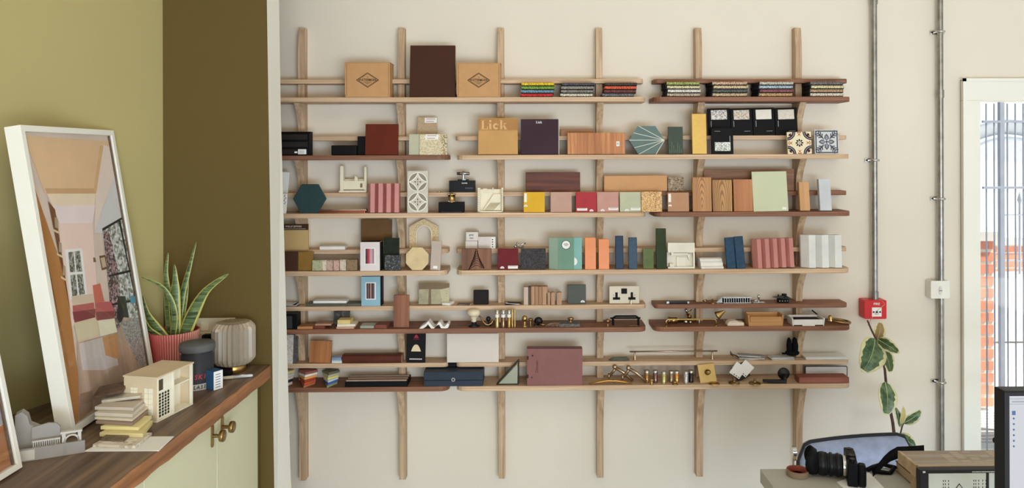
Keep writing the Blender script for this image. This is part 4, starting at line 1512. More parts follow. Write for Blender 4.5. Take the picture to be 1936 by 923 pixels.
for i in range(9):
    u = i/8
    pts.append((-.034+.068*u, .012*math.sin(math.pi*u)*.6))
top = [(x, z+.006+.010*u_) for (x, z), u_ in zip(pts, [i/8 for i in range(9)])]
e.prism([(p[0], .0) for p in pts]+top[::-1], -.012, .012)
tag(e.build('leather_pull', speck((120, 96, 72), [(88, 68, 52)], 200, .8, .6, .6), None, (P(1045, 619, -.12).x, -.12, Zr['s5']+.0004), bevel=.002), 'curled brown leather scrap lying left of the dark tray', 'leather pull')
o = slab('metal_tray', 'dark textured metal tray carrying a brass knob', 'tray', 1057, 1097, 612.5, 's5', speck((70, 58, 50), [(110, 92, 78), (46, 38, 34)], 300, .4, .5, .6), .14, .05, 0)
w, h, t = DIM[o.name]
e = empty('oval_knob', (P(1079, 612, -.115).x, -.115, o.location.z+h+.0003), 'brass oval knob standing on the dark textured tray', 'knob')
B().lathe([(.007, 0), (.0035, .003), (.003, .008)]).build('base', BRASS, e)
B().lathe([(.003, .008), (.012, .013), (.0145, .017), (.012, .021), (.0001, .0225)]).build('knob_head', BRASS, e)
knob('ball_knob', 1149, 's5', .135, ([(.005, 0), (.0035, .003), (.003, .014)], [(.003, .0145), (.0085, .018), (.0105, .025), (.0085, .031), (.0001, .0345)]), ABRASS, 'small pale brass knob left of the black bar handle')
e = empty('bar_handle', (P(1183, 619, -.11).x, -.11, Zr['s5']+.0004), 'black double-bar towel handle near the right end of the dark shelf', 'handle')
B().tube([(-.060, 0, .026), (-.052, 0, .034), (-.044, -.004, .040), (.044, -.004, .040), (.052, 0, .034), (.060, 0, .026)], .004, 10).build('upper_bar', BLACK, e)
B().tube([(-.066, .012, .028), (.066, .012, .028)], .0035, 10).build('rear_bar', BLACK, e)
for sx in (-1, 1):
    B().cyl(.005, .026, (sx*.055, 0, 0)).build('post', BLACK, e)
b = B()
for i in range(5):
    b.ball(.004, (-.012+i*.007, -.026+.004*(i % 2), .003), sc=(1.3, 1, .7))
tag(b.build('screw_pile', ABRASS, None, (P(1195, 619, -.11).x, -.11, Zr['s5'])), 'tiny heap of brass screws in front of the black bar handle', 'screws', kind='stuff')

# right end of dark shelf: brassware
e = empty('pull_handle', (P(1306, 619, -.13).x, -.13, Zr['s5']+.0004), 'long brass D-shaped pull handle lying at the front of the dark shelf', 'handle')
L = .108
B().tube([(-L, -.008, 0.003), (-L, -.008, .024), (-L+.008, -.008, .030), (L-.008, -.008, .030), (L, -.008, .024), (L, -.008, .003)], .0035, 10).build('grip', BRASS, e)
b = B()
for sx in (-1, 1):
    b = B().cyl(.006, .003, (sx*L, -.008, 0)).build('foot', BRASS, e)
e = empty('brass_valve', (P(1296, 619, -.09).x, -.085, Zr['s5']+.0004), 'cluster of horizontal brass valve bodies behind the long pull handle', 'fitting')
B().tube([(-.07, 0, .014), (-.035, 0, .014), (-.034, 0, .014), (.05, 0, .014)], [.013, .013, .009, .008], 14).build('barrel', BRASS, e)
B().cyl(.015, .006, (-.075, 0, .014), 'x').build('end_cap', ABRASS, e)
b = B().ball(.009, (.0, -.012, .010)).ball(.007, (.02, -.012, .008)).cyl(.006, .02, (.06, -.006, 0))
b.build('valve_stub', CHROME, e)
e = empty('brass_tap_lever', (P(1307, 606, -.09).x, -.05, Zr['s5']+.0004), 'crossed brass levers rising behind the long pull handle', 'fitting')
B().tube([(-.004, 0, .03), (-.012, 0, .048), (-.018, 0, .055)], [.005, .006, .007], 10).build('lever', CHROME, e)
B().tube([(-.010, -.004, .028), (.010, -.004, .056)], [.006, .0015], 10).build('spike', BRASS, e)
B().cyl(.010, .028, (0, 0, 0)).build('foot', BRASS, e)
e = empty('brass_bell', (P(1362, 619, -.1).x, -.1, Zr['s5']+.0004), 'brass bell-shaped cone with chain lying right of the pull handle', 'fitting')
B().lathe([(.018, 0), (.0175, .004), (.010, .022), (.006, .034), (.003, .044)]).build('bell', BRASS, e, rot=(0, R(58), 0), loc=(-.015, 0, .036))
B().lathe([(.0001, -.004), (.014, -.002), (.0185, 0), (.0001, .001)]).build('bell_rim', ABRASS, e, rot=(0, R(58), 0), loc=(-.0155, 0, .0355))
b = B()
for i in range(7):
    b.ball(.003, (.014+.003*i, -.004, .018-.0022*i))
b.build('chain', ABRASS, e)
e = empty('plaster_fitting', (P(1389, 619, -.12).x, -.12, Zr['s5']+.0004), 'off-white ribbed plaster fitting left of the open wooden box', 'fitting')
B().prism([(-.036, 0), (.036, 0), (.036, .014), (.012, .016), (.006, .022), (-.016, .022), (-.03, .018), (-.038, .008)], -.02, .02).build('body', paint((224, 206, 190), .7), e, bevel=.002)
B().tube([(-.02, -.021, .02), (.006, -.021, .02)], .003, 8).build('rib', paint((224, 206, 190), .7), e)


def open_tray(name, label, x0, x1, y0, row, d, dep, c, inner, tilt=0, cat='box'):
    xc, zb, w, h = place(x0, x1, y0, row, d)
    e = empty(name, (xc, -d, zb+.0004), label, cat)
    t = .0035
    B().box(-w/2+.004, w/2-.004, 0, dep, 0, t).build('base', inner, e)
    B().box(-w/2+.004, w/2-.004, 0, t, t, h*.82).build('front_panel', c, e, bevel=.0006)
    B().box(-w/2+.004, w/2-.004, dep-t, dep, t, h).build('back_panel', c, e, bevel=.0006)
    for sx in (-1, 1):
        B().hexa([(sx*(w/2-.004), 0, 0), (sx*(w/2), 0, 0), (sx*(w/2), dep, 0), (sx*(w/2-.004), dep, 0)], [(sx*(w/2-.002), 0, h*.95), (sx*(w/2+.004), 0, h*.98), (sx*(w/2+.004), dep, h), (sx*(w/2-.002), dep, h)]).build('side_panel', c, e)
    return e, w, h


TANW = wood((204, 152, 96), (176, 124, 74), 'x', .7)
e, w, h = open_tray('wooden_box', 'open tan folded leather-like wooden tray on the dark shelf', 1416, 1480, 595.5, 's5', .145, .06, TANW, TANW)
B().box(-w/2+.006, w/2-.006, -.003, -.0004, h*.38, h*.80).build('flap', TANW, e, bevel=.001)
e, w, h = open_tray('white_box', 'open white card tray with dark contents right of the tan tray', 1499, 1558, 602, 's5', .145, .07, paint((226, 220, 214), .6), BLACK)
B().box(-w*.35, w*.4, .01, .055, .004, h*.80).build('insert', paint((48, 44, 46), .6), e)
B().box(w*-.2, w*.2, -.003, -.0003, 0, h*.14).build('thumb_tab', paint((226, 220, 214), .6), e)
e = empty('ring_handle', (P(1588, 619, -.11).x, -.105, Zr['s5']+.0004), 'large brass ring pull with a backplate at the right end of the dark shelf', 'handle')
B().tube([(.004+.040*math.cos(2*math.pi*i/28), .0+.032*math.sin(2*math.pi*i/28), .010-.010*math.cos(2*math.pi*i/28)*.5) for i in range(28)], .0062, 10, closed=True).build('ring', ABRASS, e)
B().lathe([(.014, 0), (.016, .004), (.009, .012), (.011, .016), (.006, .024), (.0001, .027)], (-.04, .0, .010)).build('backplate', BRASS, e)
o = B().tube([(0, 0, 0), (-.055, .0, .046)], .0032, 8).build('black_rod', BLACK, None, (P(1561, 606, -.06).x, -.045, P(1561, 606, -.045).z))
tag(o, 'thin black rod slanting up behind the open white tray', 'rod')

# ---------------- tier 6, rail
slab('terrazzo_board', 'white flecked board standing at the left end of the sixth rail', 'board', 515, 553, 633, 'r6', speck((222, 212, 204), [(198, 186, 178)], 250, .6, .6, .05), .092, .008, 0, roll=2)
slab('slate_slip', 'narrow dark grey slip standing right of the white flecked board', 'board', 551, 561, 633, 'r6', speck((92, 86, 84), [(74, 70, 70)], 250, .7, .5, .2), .088, .008, 0, roll=3)
slab('oak_sample', 'leaning amber oak sample on the sixth rail', 'timber sample', 584, 625, 645.5, 'r6', wood((188, 122, 66), (146, 88, 46), 'z', .8), .085, .012, 5, roll=2)
for i, (c, nm, yb, y0) in enumerate((((224, 222, 216), 'white', None, 683.2), ((158, 186, 186), 'pale teal', 683, 680.4), ((132, 146, 178), 'blue', 680.2, 676.5))):
    slab('glass_chip', f'{nm} chip in the tiny stack beside the leather roll, ' + ['bottom', 'middle', 'top'][i], 'tile', 627, 646.5-i*.6, y0, 'r6', paint(c, .3, coat=.4), .09, .04, 0, yb=yb, group='tiny stack of glass chips')
e = empty('leather_roll', (P(705, 686, -.075).x, -.072, Zr['r6']+.0004), 'long dark brown leather roll lying on the sixth rail', 'roll')
wl = (P(762, 686, -.09).x-P(648, 686, -.09).x)/2
B().prism([(-.02, 0), (.02, 0), (.022, .012), (.020, .030), (.012, .036), (-.012, .036), (-.020, .030), (-.022, .012)], -wl, wl-.004, plane='yz').build('rolled_body', paint((92, 48, 36), .45, var=.15, vs=20), e, bevel=.003)
B().box(wl-.0035, wl, -.019, .019, .001, .034).build('end_cap', paint((150, 106, 90), .5), e)
o = slab('swatch_card', 'tall black swatch card with red triangular mark and cream arch', 'card', 768, 804, 629.5, 'r6', paint((32, 27, 30), .4), .09, .003, 3, roll=1)
w, h, t = DIM[o.name]
B().prism([(-w*.26, h*.37), (w*.26, h*.37), (w*.18, h*.50), (w*.10, h*.58), (0, h*.60), (-w*.10, h*.58), (-w*.18, h*.50)], -t-.0006, -t-.0001).build('cream_swatch', paint((228, 206, 172), .6), o)
b = B().flat([(-w*.13, h*.81), (w*.13, h*.81), (w*.09, h*.86), (w*.04, h*.92), (-w*.04, h*.92), (-w*.09, h*.86)], -t-.0003)
b.flat([(-w*.16, h*.765), (w*.16, h*.765), (w*.16, h*.775), (-w*.16, h*.775)], -t-.0003)
b.build('red_mark', paint((176, 40, 60), .6), o)
b = B()
for i in range(9):
    b.box(-w*.33+i*w*.075, -w*.33+i*w*.075+w*.05, -t-.0004, -t-.0001, h*.10, h*.135)
b.build('printed_lettering', PAPER, o)
slab('white_board', 'wide blank white board bridging the gap between the two sixth rails', 'board', 845, 943, 631, 'r6', None, .093, .012, 0,
     extra=lambda b, w, h, t: [b.prism([(-w/2, 0), (w/2, 0), (w/2, h*.55), (w*.5, h), (-w/2, h)], -t, 0), paint((220, 208, 198), .6, var=.01)][-1])
# dark bracket under the board
o = B().box(-.016, .016, -.05, -.006, -.018, 0).box(-.014, .014, -.052, -.0505, -.014, -.002, 1)
tag(o.build('joint_bracket', [DARKM, BLACK], None, (P(855, 684, -.07).x, -.035, Zr['r6'])), 'small dark metal bracket joining the two sixth rails under the white board', 'bracket')
e = empty('sample_clip', (P(1170, 685, -.075).x, -.07, Zr['r6']+.0004), 'thin dark green glass strips lying fanned on the sixth rail', 'samples')
for i, a in enumerate((4, -3, 1)):
    B().box(-.044+.008*i, .046-.004*i, -.012, .012, 0, .003).build('strip', paint((96, 100, 88), .2, coat=.5), e, (0, 0, .0035*i), (0, R(-2), R(a)))
e = empty('towel_rail', (P(1274, 685, -.075).x, -.07, Zr['r6']+.0004), 'long slim brushed nickel rail on two short posts', 'rail')
wl = (P(1357, 685, -.085).x-P(1191, 685, -.085).x)/2
NICK = metal((186, 162, 136), .3)
B().tube([(-wl, 0, .036), (wl, 0, .036)], .0035, 10).build('bar', NICK, e)
for sx in (-1, 1):
    B().lathe([(.008, 0), (.006, .006), (.004, .020), (.004, .032)], (sx*(wl-.022), 0, 0)).build('post', NICK, e)
# pile of tags and hanging tags
e = empty('tag_pile', (P(1412, 685, -.07).x, -.07, Zr['r6']+.0004), 'fanned heap of grey and white sample tags on the sixth rail', 'tags')
random.seed(11)
for i in range(8):
    B().box(-.055+.012*random.random(), .045+.02*random.random(), -.018, .018, 0, .0018).build('tag', [PAPER, paint((150, 148, 152), .5), paint((206, 202, 200), .5)][i % 3], e, (.01*(random.random()-.3)+.01, 0, .0018*i+.0045*(i > 3)), (0, R(-4+i*1.3), R((random.random()-.5)*26)))
B().tube([(-.06, 0, .012), (-.072, 0, .022), (-.074, 0, .036), (-.066, .0, .022), (-.045, -.005, .014), (-.04, -.02, .008)], .002, 6).build('cord', BLACK, e)
hg = empty('hanging_tag', (P(1393, 690, -.10).x, -.1025, P(1393, 690, -.10).z), 'dark square tag with a brass disc hanging from the sixth rail', 'tag', (0, R(-28), 0))
B().box(-.032, .030, -.003, 0, -.068, .0).build('plate', paint((58, 54, 56), .4), hg, bevel=.0005)
B().cyl(.016, .0012, (.014, -.003, -.036), 'y').build('brass_disc', BRASS, hg)
B().cyl(.004, .0012, (-.018, -.003, -.036), 'y').build('eyelet', PAPER, hg)
for i, (x, y, a, nm) in enumerate(((1402, 690, 35, 'front'), (1418, 688, 42, 'rear'))):
    o = B().box(-.026, .026, -.0015, 0, -.058, 0)
    for k in range(3):
        o.box(-.006+.012*k, -.001+.012*k, -.0018, -.0015, -.054, -.050, 1)
    q = o.build('hanging_tag', [PAPER, INK], None, (P(x, y, -.11).x, -.110+.003*i, P(x, y, -.11).z), (0, R(a), 0))
    tag(q, f'{nm} white card tag hanging beside the dark one below the rail', 'tag')
sheet_pile('tag_pile', 'flat pile of white and grey cards under the black gloves', 'cards', 1460, 1502, 'r6', .093, .05, [(.002, PAPER, 0, 0, 2), (.003, paint((150, 148, 150), .4), -.003, 0, -3), (.002, PAPER, -.006, 0, 4), (.003, paint((196, 194, 194), .4), 0, 0, -1)])
e = empty('black_pouch', (P(1499, 685, -.07).x, -.062, Zr['r6']+.012), 'soft black pouch with two upright points sitting on the card pile', 'pouch')
b = B()
b.ball(.022, (0, 0, .012), sc=(1.5, .8, .6))
b.tube([(-.012, 0, .010), (-.013, 0, .045), (-.014, 0, .070), (-.015, 0, .080)], [.012, .013, .009, .002], 10)
b.tube([(.012, 0, .010), (.013, 0, .045), (.011, 0, .072), (.009, 0, .080)], [.013, .014, .010, .003], 10)
b.tube([(-.03, 0, .008), (-.045, 0, .010)], .004, 8)
b.build('pouch_body', paint((22, 20, 24), .8), e)
sheet_pile('card_stack', 'neat stack of clear and white sheets at the right end of the sixth rail', 'sheets', 1524, 1603, 'r6', .094, .07, [(.003, paint((206, 190, 176), .4), 0, 0, 0), (.003, PAPER, 0, 0, -1), (.003, paint((214, 206, 198), .4), -.001, 0, 1), (.002, PAPER, -.002, 0, 0)])

# ---------------- tier 6, shelf


def fan_stack(label, x0, x1, cs, d, hh_, group):
    xc, zb, w, h = place(x0, x1, 706, 's6', d)
    n = len(cs)
    for i, (c, nm) in enumerate(cs):
        th = hh_/n
        q = w*(.36+.14*(i/(n-1)))
        b = B().prism([(-q, .012), (0, -.024-.004*(n-i)), (q, .012), (q*.7, .03), (-q*.7, .03)], 0, th-.0006, plane='xy')
        o = b.build('folded_swatch', paint(c, .5), None, (xc, -d+.03, zb+.0004+i*th), (0, 0, R((i % 3-1)*2)), bevel=.0012)
        tag(o, f'{nm} corner swatch in the {label}, ' + ('lowest' if i == 0 else 'topmost' if i == n-1 else f'{["", "second", "third", "fourth", "fifth"][i]} from below'), 'swatch', group)


fan_stack('leftmost stack by the partition', 522, 551, [((218, 210, 200), 'white'), ((60, 56, 56), 'black'), ((206, 200, 190), 'pale grey'), ((190, 186, 176), 'grey'), ((196, 180, 130), 'straw')], .14, .062, 'corner swatches near the partition')
fan_stack('orange and red stack', 558, 596, [((176, 110, 76), 'clay'), ((196, 88, 54), 'orange red'), ((160, 66, 52), 'brick red'), ((226, 156, 88), 'apricot'), ((226, 214, 206), 'white'), ((140, 84, 78), 'plum brown')], .14, .062, 'corner swatches in orange tones')
fan_stack('blue and yellow stack', 604, 638, [((140, 150, 110), 'sage'), ((72, 98, 164), 'blue'), ((190, 204, 216), 'ice blue'), ((214, 204, 112), 'yellow'), ((170, 168, 148), 'grey'), ((104, 102, 84), 'olive')], .14, .060, 'corner swatches in blue tones')
xc, zb, w, h = place(652, 770, 715, 's6', .145)
e = empty('slatted_case', (xc, -.145, zb+.0004), 'low black case with pale ribs along its top on the dark shelf', 'case')
B().box(-w/2, w/2, 0, .10, 0, .022).build('case_body', BLACK, e, bevel=.001)
for i in range(3):
    B().box(-w/2+.004, w/2-.004, .006+.032*i, .018+.032*i, .0222, .0265).build('rib', paint((178, 150, 134), .4), e)
e = empty('navy_case', (P(857, 730, -.15).x, -.148, Zr['s6']+.0004), 'navy hinged case with a round silver lock spanning the two lowest shelves', 'case')
w = (P(912, 730, -.15).x-P(800, 730, -.15).x)
NAVYM = paint((58, 66, 80), .45, var=.06, coat=.2)
hc = P(857, 704, -.15).z-Zr['s6']
B().box(-w/2, w/2, 0, .12, 0, hc*.40).build('tray', NAVYM, e, bevel=.0015)
B().box(-w/2, w/2, 0, .12, hc*.42, hc).build('lid', NAVYM, e, bevel=.002)
lk = B().cyl(.0085, .004, (0, 0, hc*.48), 'y').build('lock', CHROME, e)
B().cyl(.004, .001, (0, -.004, hc*.48), 'y').build('keyhole', DARKM, lk)
# glass triangle
e = empty('glass_triangle', (P(960, 730, -.12).x, -.12, Zr['s6']+.0004), 'clear glass triangular block with dark edges beside the maroon box', 'triangle')
pa = [(-.048, 0), (.046, 0), (.046, .102)]
b = B()
b.prism([(-.038, .005), (.042, .005), (.042, .09)], -.012, .004)
b.build('glass_body', paint((158, 160, 140), .12, coat=.8), e)
b = B()
for i in range(3):
    A_, C_ = pa[i], pa[(i+1) % 3]
    b.tube([(A_[0], -.012, A_[1]+.002), (C_[0], -.012, C_[1]+.002)], .0022, 6)
    b.tube([(A_[0]+.002, .008, A_[1]+.002), (C_[0]+.002, .008, C_[1]+.002)], .0022, 6)
b.build('edge_trim', paint((70, 70, 64), .4), e)
o = slab('maroon_box', 'maroon box file standing across the two lowest boards', 'box', 996, 1101, 660, 's6', paint((136, 88, 84), .5, var=.05), .148, .045, 0, roll=.4, bev=.0015)
w, h, t = DIM[o.name]
B().cyl(.004, .002, (-w*.40, -t, h*.82), 'y', 12).build('eyelet', DARKM, o)
B().cyl(.003, .002, (-w*.41, -t, h*.22), 'y', 12).build('eyelet', DARKM, o)
for z in (.24, .74):
    B().box(-w/2-.0004, -w*.47, -t-.0006, -t-.0001, h*z-.006, h*z+.010).build('cloth_tab', paint((84, 44, 42), .7), o)
text(o, 'Dinesen', .016, -w*.32, -t-.0004, h*.52, paint((96, 56, 56), .6), rot=(R(90), R(-90), 0), ext=.0001)
# brassware on lowest shelf
e = empty('brass_tweezer', (P(1155, 728, -.14).x, -.142, Zr['s6']+.0004), 'long arched brass cup pull lying at the shelf front', 'handle')
B().tube([(-.095, 0, .004), (-.06, 0, .010), (-.02, 0, .017), (.02, 0, .017), (.06, 0, .011), (.09, 0, .004)], [.003, .005, .006, .006, .005, .003], 10).build('arched_bar', paint((178, 130, 66), .35, .7), e)
B().cyl(.007, .008, (0.006, 0, .016), 'x').build('collar', ABRASS, e)
for i, (xh, nm) in enumerate(((1162, 'left'), (1187, 'right'))):
    e = empty('lever_handle', (P(xh, 728, -.11).x, -.10-.016*i, Zr['s6']+.0004), f'nickel lever handle propped diagonally, {nm} of the pair', 'handle', group='nickel lever handles')
    hz = .073
    B().lathe([(.0001, -.003), (.012, -.002), (.013, .004), (.008, .006), (.0001, .008)], (-.026, 0, .024), 'x').build('rose', NICK, e, rot=(0, R(0), 0))
    B().tube([(-.020, 0, .026), (.0, 0, .05), (.002, 0, hz-.01)], [.007, .006, .007], 10).build('neck', NICK, e)
    B().ball(.0115, (.002, -.002, hz-.008)).build('ball_joint', NICK, e)
    B().tube([(.006, -.004, hz-.012), (.04, -.008, .042), (.078, -.014, .008)], [.0075, .0068, .0065], 12).build('lever', NICK, e)
for x, hp, c, nm, gl in ((1223, 700, (170, 124, 72), 'brown-filled vial beside the right lever handle', 1), (1239, 700, (130, 96, 92), 'purplish vial behind the small brass stub', 1), (1255, 702, (196, 184, 120), 'pale gold vial in the middle of the row', 1), (1269, 701, (150, 132, 110), 'smoky vial touching the amber one', 1), (1279.5, 701, (214, 150, 80), 'amber vial right of the smoky one', 1), (1297, 702, (196, 194, 196), 'silver vial in front, near the brass plate', 1), (1306.5, 700, (60, 52, 50), 'dark vial at the right end of the row', 1)):
    vial(x, 's6', .115 if x not in (1297, 1255) else .13, hp, 9, c, nm, 'short metal finish vials')
knob('brass_stub', 1232, 's6', .145, ([(.008, 0), (.005, .002), (.005, .016)], [(.005, .0165), (.009, .018), (.009, .024), (.0001, .025)]), BRASS, 'short brass stub knob in front of the purplish vial')
knob('brass_stub', 1276, 's6', .145, ([(.014, 0), (.012, .003), (.006, .006)], [(.006, .0065), (.008, .010), (.006, .013), (.0001, .014)]), BRASS, 'low flared brass stub in front of the amber vial')
o = slab('knob_plate', 'square brass plate with a projecting knob on the lowest shelf', 'plate', 1324, 1356, 692, 's6', metal((172, 146, 96), .45), .13, .005, 18, roll=-6)
w, h, t = DIM[o.name]
B().lathe([(.011, 0), (.012, .003), (.004, .006), (.004, .020)], (w*.02, -t, h*.55), 'y').build('rose', BRASS, o)
B().lathe([(.004, .020), (.009, .022), (.0095, .030), (.0001, .032)], (w*.02, -t, h*.55), 'y').build('knob', BRASS, o)
for x, d, m_, nm, r_ in ((1350, .142, BRASS, 'flat brass disc lying under the knob plate', .024), (1388, .135, ABRASS, 'antique round rose with stem below the hanging tags', .025), (1427, .142, ABRASS, 'flat round rose with pointed centre, left of the black lever', .026)):
    e = empty('round_rose', (P(x, 728, -d).x, -d, Zr['s6']+.0004), nm, 'fitting', group='round brass roses')
    B().lathe([(r_, 0), (r_, .003), (r_*.75, .006), (r_*.3, .007)]).build('disc', m_, e)
    if x > 1360:
        B().lathe([(r_*.3, .007), (.004, .012), (.0065, .016), (.006, .020), (.0001, .0225)]).build('spindle', m_, e)
e = empty('lever_handle', (P(1466, 728, -.12).x, -.12, Zr['s6']+.0004), 'black lever door handle with a large round rose', 'handle')
B().lathe([(.0001, -.012), (.020, -.010), (.0255, -.002), (.0255, .004), (.008, .006), (.0001, .007)], (.036, 0, .036), 'y', seg=32).build('rose', paint((38, 36, 37), .4, .5), e)
B().tube([(.036, -.006, .032), (.036, -.018, .018), (.034, -.022, .012)], .008, 12).build('neck', paint((38, 36, 37), .4, .5), e)
B().prism([(-.062, .006), (.040, .0), (.040, .016), (-.062, .018)], -.030, -.016).build('lever', paint((38, 36, 37), .4, .5), e, bevel=.002)
e = empty('white_tray', (P(1565, 728, -.07).x, -.05, Zr['s6']+.0004), 'white metal tray standing upright behind the brown wooden block', 'tray')
w = (P(1604, 720, -.05).x-P(1525, 720, -.05).x)
h = P(1565, 692.5, -.05).z-Zr['s6']
B().prism(rr(-w/2, w/2, 0, h, .006), -.003, 0).build('tray_panel', paint((222, 216, 214), .35), e)
b = B().tube([(p[0], -.003, p[1]) for p in rr(-w/2, w/2, .001, h, .006)], .0018, 6, closed=True)
b.build('rolled_edge', DARKM, e)
o = slab('wooden_block', 'reddish brown rounded wooden block at the right end of the lowest shelf', 'timber block', 1511, 1606, 714, 's6', wood((156, 92, 72), (122, 66, 52), 'x', .7), .148, .06, 0, bev=.003)
# ================================================================== left cabinet and its objects
CTZ = .90
OAKTOP = wood((140, 114, 92), (78, 60, 48), 'y', .55, .5, fine=2.0)
OAKEDGE = wood((196, 134, 84), (116, 72, 44), 'y', .5, .55, fine=2.5)
y_end = -.684
y_near = -2.35
xf = lambda Y: -.918-.028*(y_end-Y)/1.0
b = B()
n = 40
random.seed(3)
fr = []
for i in range(n+1):
    Y = y_end+(y_near-y_end)*i/n
    fr.append((xf(Y)+(random.random()-.5)*.004, Y))
bk = [(xw(p[1])+.002, p[1]) for p in fr]
th = .044
# top face, underside, live front edge
vs_ = [(x, y, CTZ) for x, y in bk]+[(x, y, CTZ) for x, y in fr]
vs_ += [(x+.0018*math.sin(i*1.3), y, CTZ-th+.0012*math.sin(i*2.1)) for i, (x, y) in enumerate(fr)]+[(x, y, CTZ-th) for x, y in bk]
N = n+1
b.add(vs_, [], 0)
for i in range(n):
    b.f += [[i, i+1, N+i+1, N+i], [N+i, N+i+1, 2*N+i+1, 2*N+i], [2*N+i, 2*N+i+1, 3*N+i+1, 3*N+i], [3*N+i, 3*N+i+1, i+1, i]]
    b.m += [0, 1, 0, 0]
    b.sm += [False]*4
b.f += [[0, N, 2*N, 3*N], [n, 2*N-1, 3*N-1, 4*N-1]]
b.m += [1, 1]
b.sm += [False]*2
tag(b.build('worktop', [OAKTOP, OAKEDGE]), 'rustic dark oak worktop with rough lighter front edge along the left wall', 'worktop')
SAGE = paint((214, 211, 178), .5, var=.015, vs=4)
KNB = metal((158, 128, 84), .35)
XD = -.952
ct = CTZ-th-.004


def knob_on(door, x, Y, Z):
    """backplate and knob on a door facing +x, given in door-local coordinates"""
    e = B()
    e.prism(rr(Y-.0075, Y+.0075, Z-.034, Z+.034, .0074, 6), x, x+.004, plane='yz')
    p = e.build('handle_plate', KNB, door)
    s = B().cyl(.0055, .024, (x+.004, Y, Z), 'x', 16)
    s.lathe([(.0055, .022), (.0165, .024), (.0175, .026), (.0175, .034), (.016, .036), (.0001, .036)], (x+.002, Y, Z), 'x', 28)
    s.build('knob', KNB, p)


def dep2y(d):
    return d-D0


units = [(y_end-.035, dep2y(PX(272, 860, XD).y+D0), PX(410, 850, XD).y), (PX(271, 860, XD).y, PX(271, 860, XD).y-.80, PX(271, 860, XD).y-.40)]
for ui, (y1, y0, ym) in enumerate(units):
    e = empty('base_cabinet', (XD-.16, (y0+y1)/2, 0), ['sage green cupboard under the oak worktop with two brass-knobbed doors', 'sage green cupboard nearest the camera, left of the knobbed one'][ui], 'cabinet')
    yc = (y0+y1)/2
    B().box(-.14, .138, y0-yc+.001, y1-yc-.001, .08, ct).build('carcass', SAGE, e)
    B().box(-.14, .11, y0-yc+.001, y1-yc-.001, 0, .079).build('plinth', SAGE, e)
    for (a, c, side) in ((ym, y1, -1), (y0, ym, 1)):
        d = B().box(.139, .16, a-yc+.0015, c-yc-.0015, .09, ct-.002).build('door', SAGE, e, bevel=.001)
        ky = (ym-yc)+(.036 if side < 0 else -.036)
        knob_on(d, .160, ky, .806)
# dark olive filler panel at the far end
b = B().box(xw(y_end)+.005, XD-.004, units[0][0]+.002, y_end, 0, ct)
tag(b.build('filler_panel', OLIVE), 'olive filler strip between the far cupboard door and the partition', 'panel')

# ---------------- leaning picture frames


def plane_mw(BL, BR, tlpx):
    """frame plane through BL and BR, with its top-left corner on the sight line of tlpx"""
    u = (BR-BL).normalized()
    W_ = (BR-BL).length
    d = ray(*tlpx)
    t = (BL-CAMP).dot(u)/d.dot(u)
    TL = CAMP+d*t
    v = (TL-BL)
    H = v.length
    v = v.normalized()
    w = v.cross(u)
    mw = Matrix((u, w, v)).transposed().to_4x4()
    mw.translation = BL
    return mw, W_, H


def frame(label, BL, BR, tl, t, fw, paintpic):
    BL, BR = BL.copy(), BR.copy()
    mw, W_, H = plane_mw(BL, BR, tl)
    w = mw.col[1].xyz
    up = max(0, -w.z*t)+.0005
    mw.translation = BL+Vector((0, 0, up))
    e = empty('picture_frame', (0, 0, 0), label, 'picture frame')
    e.matrix_world = mw
    FR = paint((238, 235, 226), .5, var=.01)
    for nm, (x0, x1, z0, z1) in {'l': (0, fw, 0, H), 'r': (W_-fw, W_, 0, H), 'b': (fw, W_-fw, 0, fw), 't': (fw, W_-fw, H-fw, H)}.items():
        B().box(x0, x1, 0, t, z0, z1).build('frame_bar', FR, e, bevel=.0008)
    B().box(fw, W_-fw, t-.006, t-.001, fw, H-fw).build('backing_board', paint((90, 70, 50), .8), e)

    def loc(px, py):
        d = ray(px, py)
        n_ = w
        tt = (mw.translation+n_*.010-CAMP).dot(n_)/d.dot(n_)
        p = mw.inverted() @ (CAMP+d*tt)
        return (min(max(p.x, fw+.0005), W_-fw-.0005), min(max(p.z, fw+.0005), H-fw-.0005))
    paintpic(e, loc, W_, H, fw)
    B().box(fw, W_-fw, .005, .0065, fw, H-fw).build('glass_pane', glass((1, 1, 1, 1), .06, .03), e)
    B().box(W_-fw-.004, W_-fw, .0067, .012, fw, H-fw).build('inner_slip', paint((96, 72, 52), .6), e)
    return e, mw, W_, H


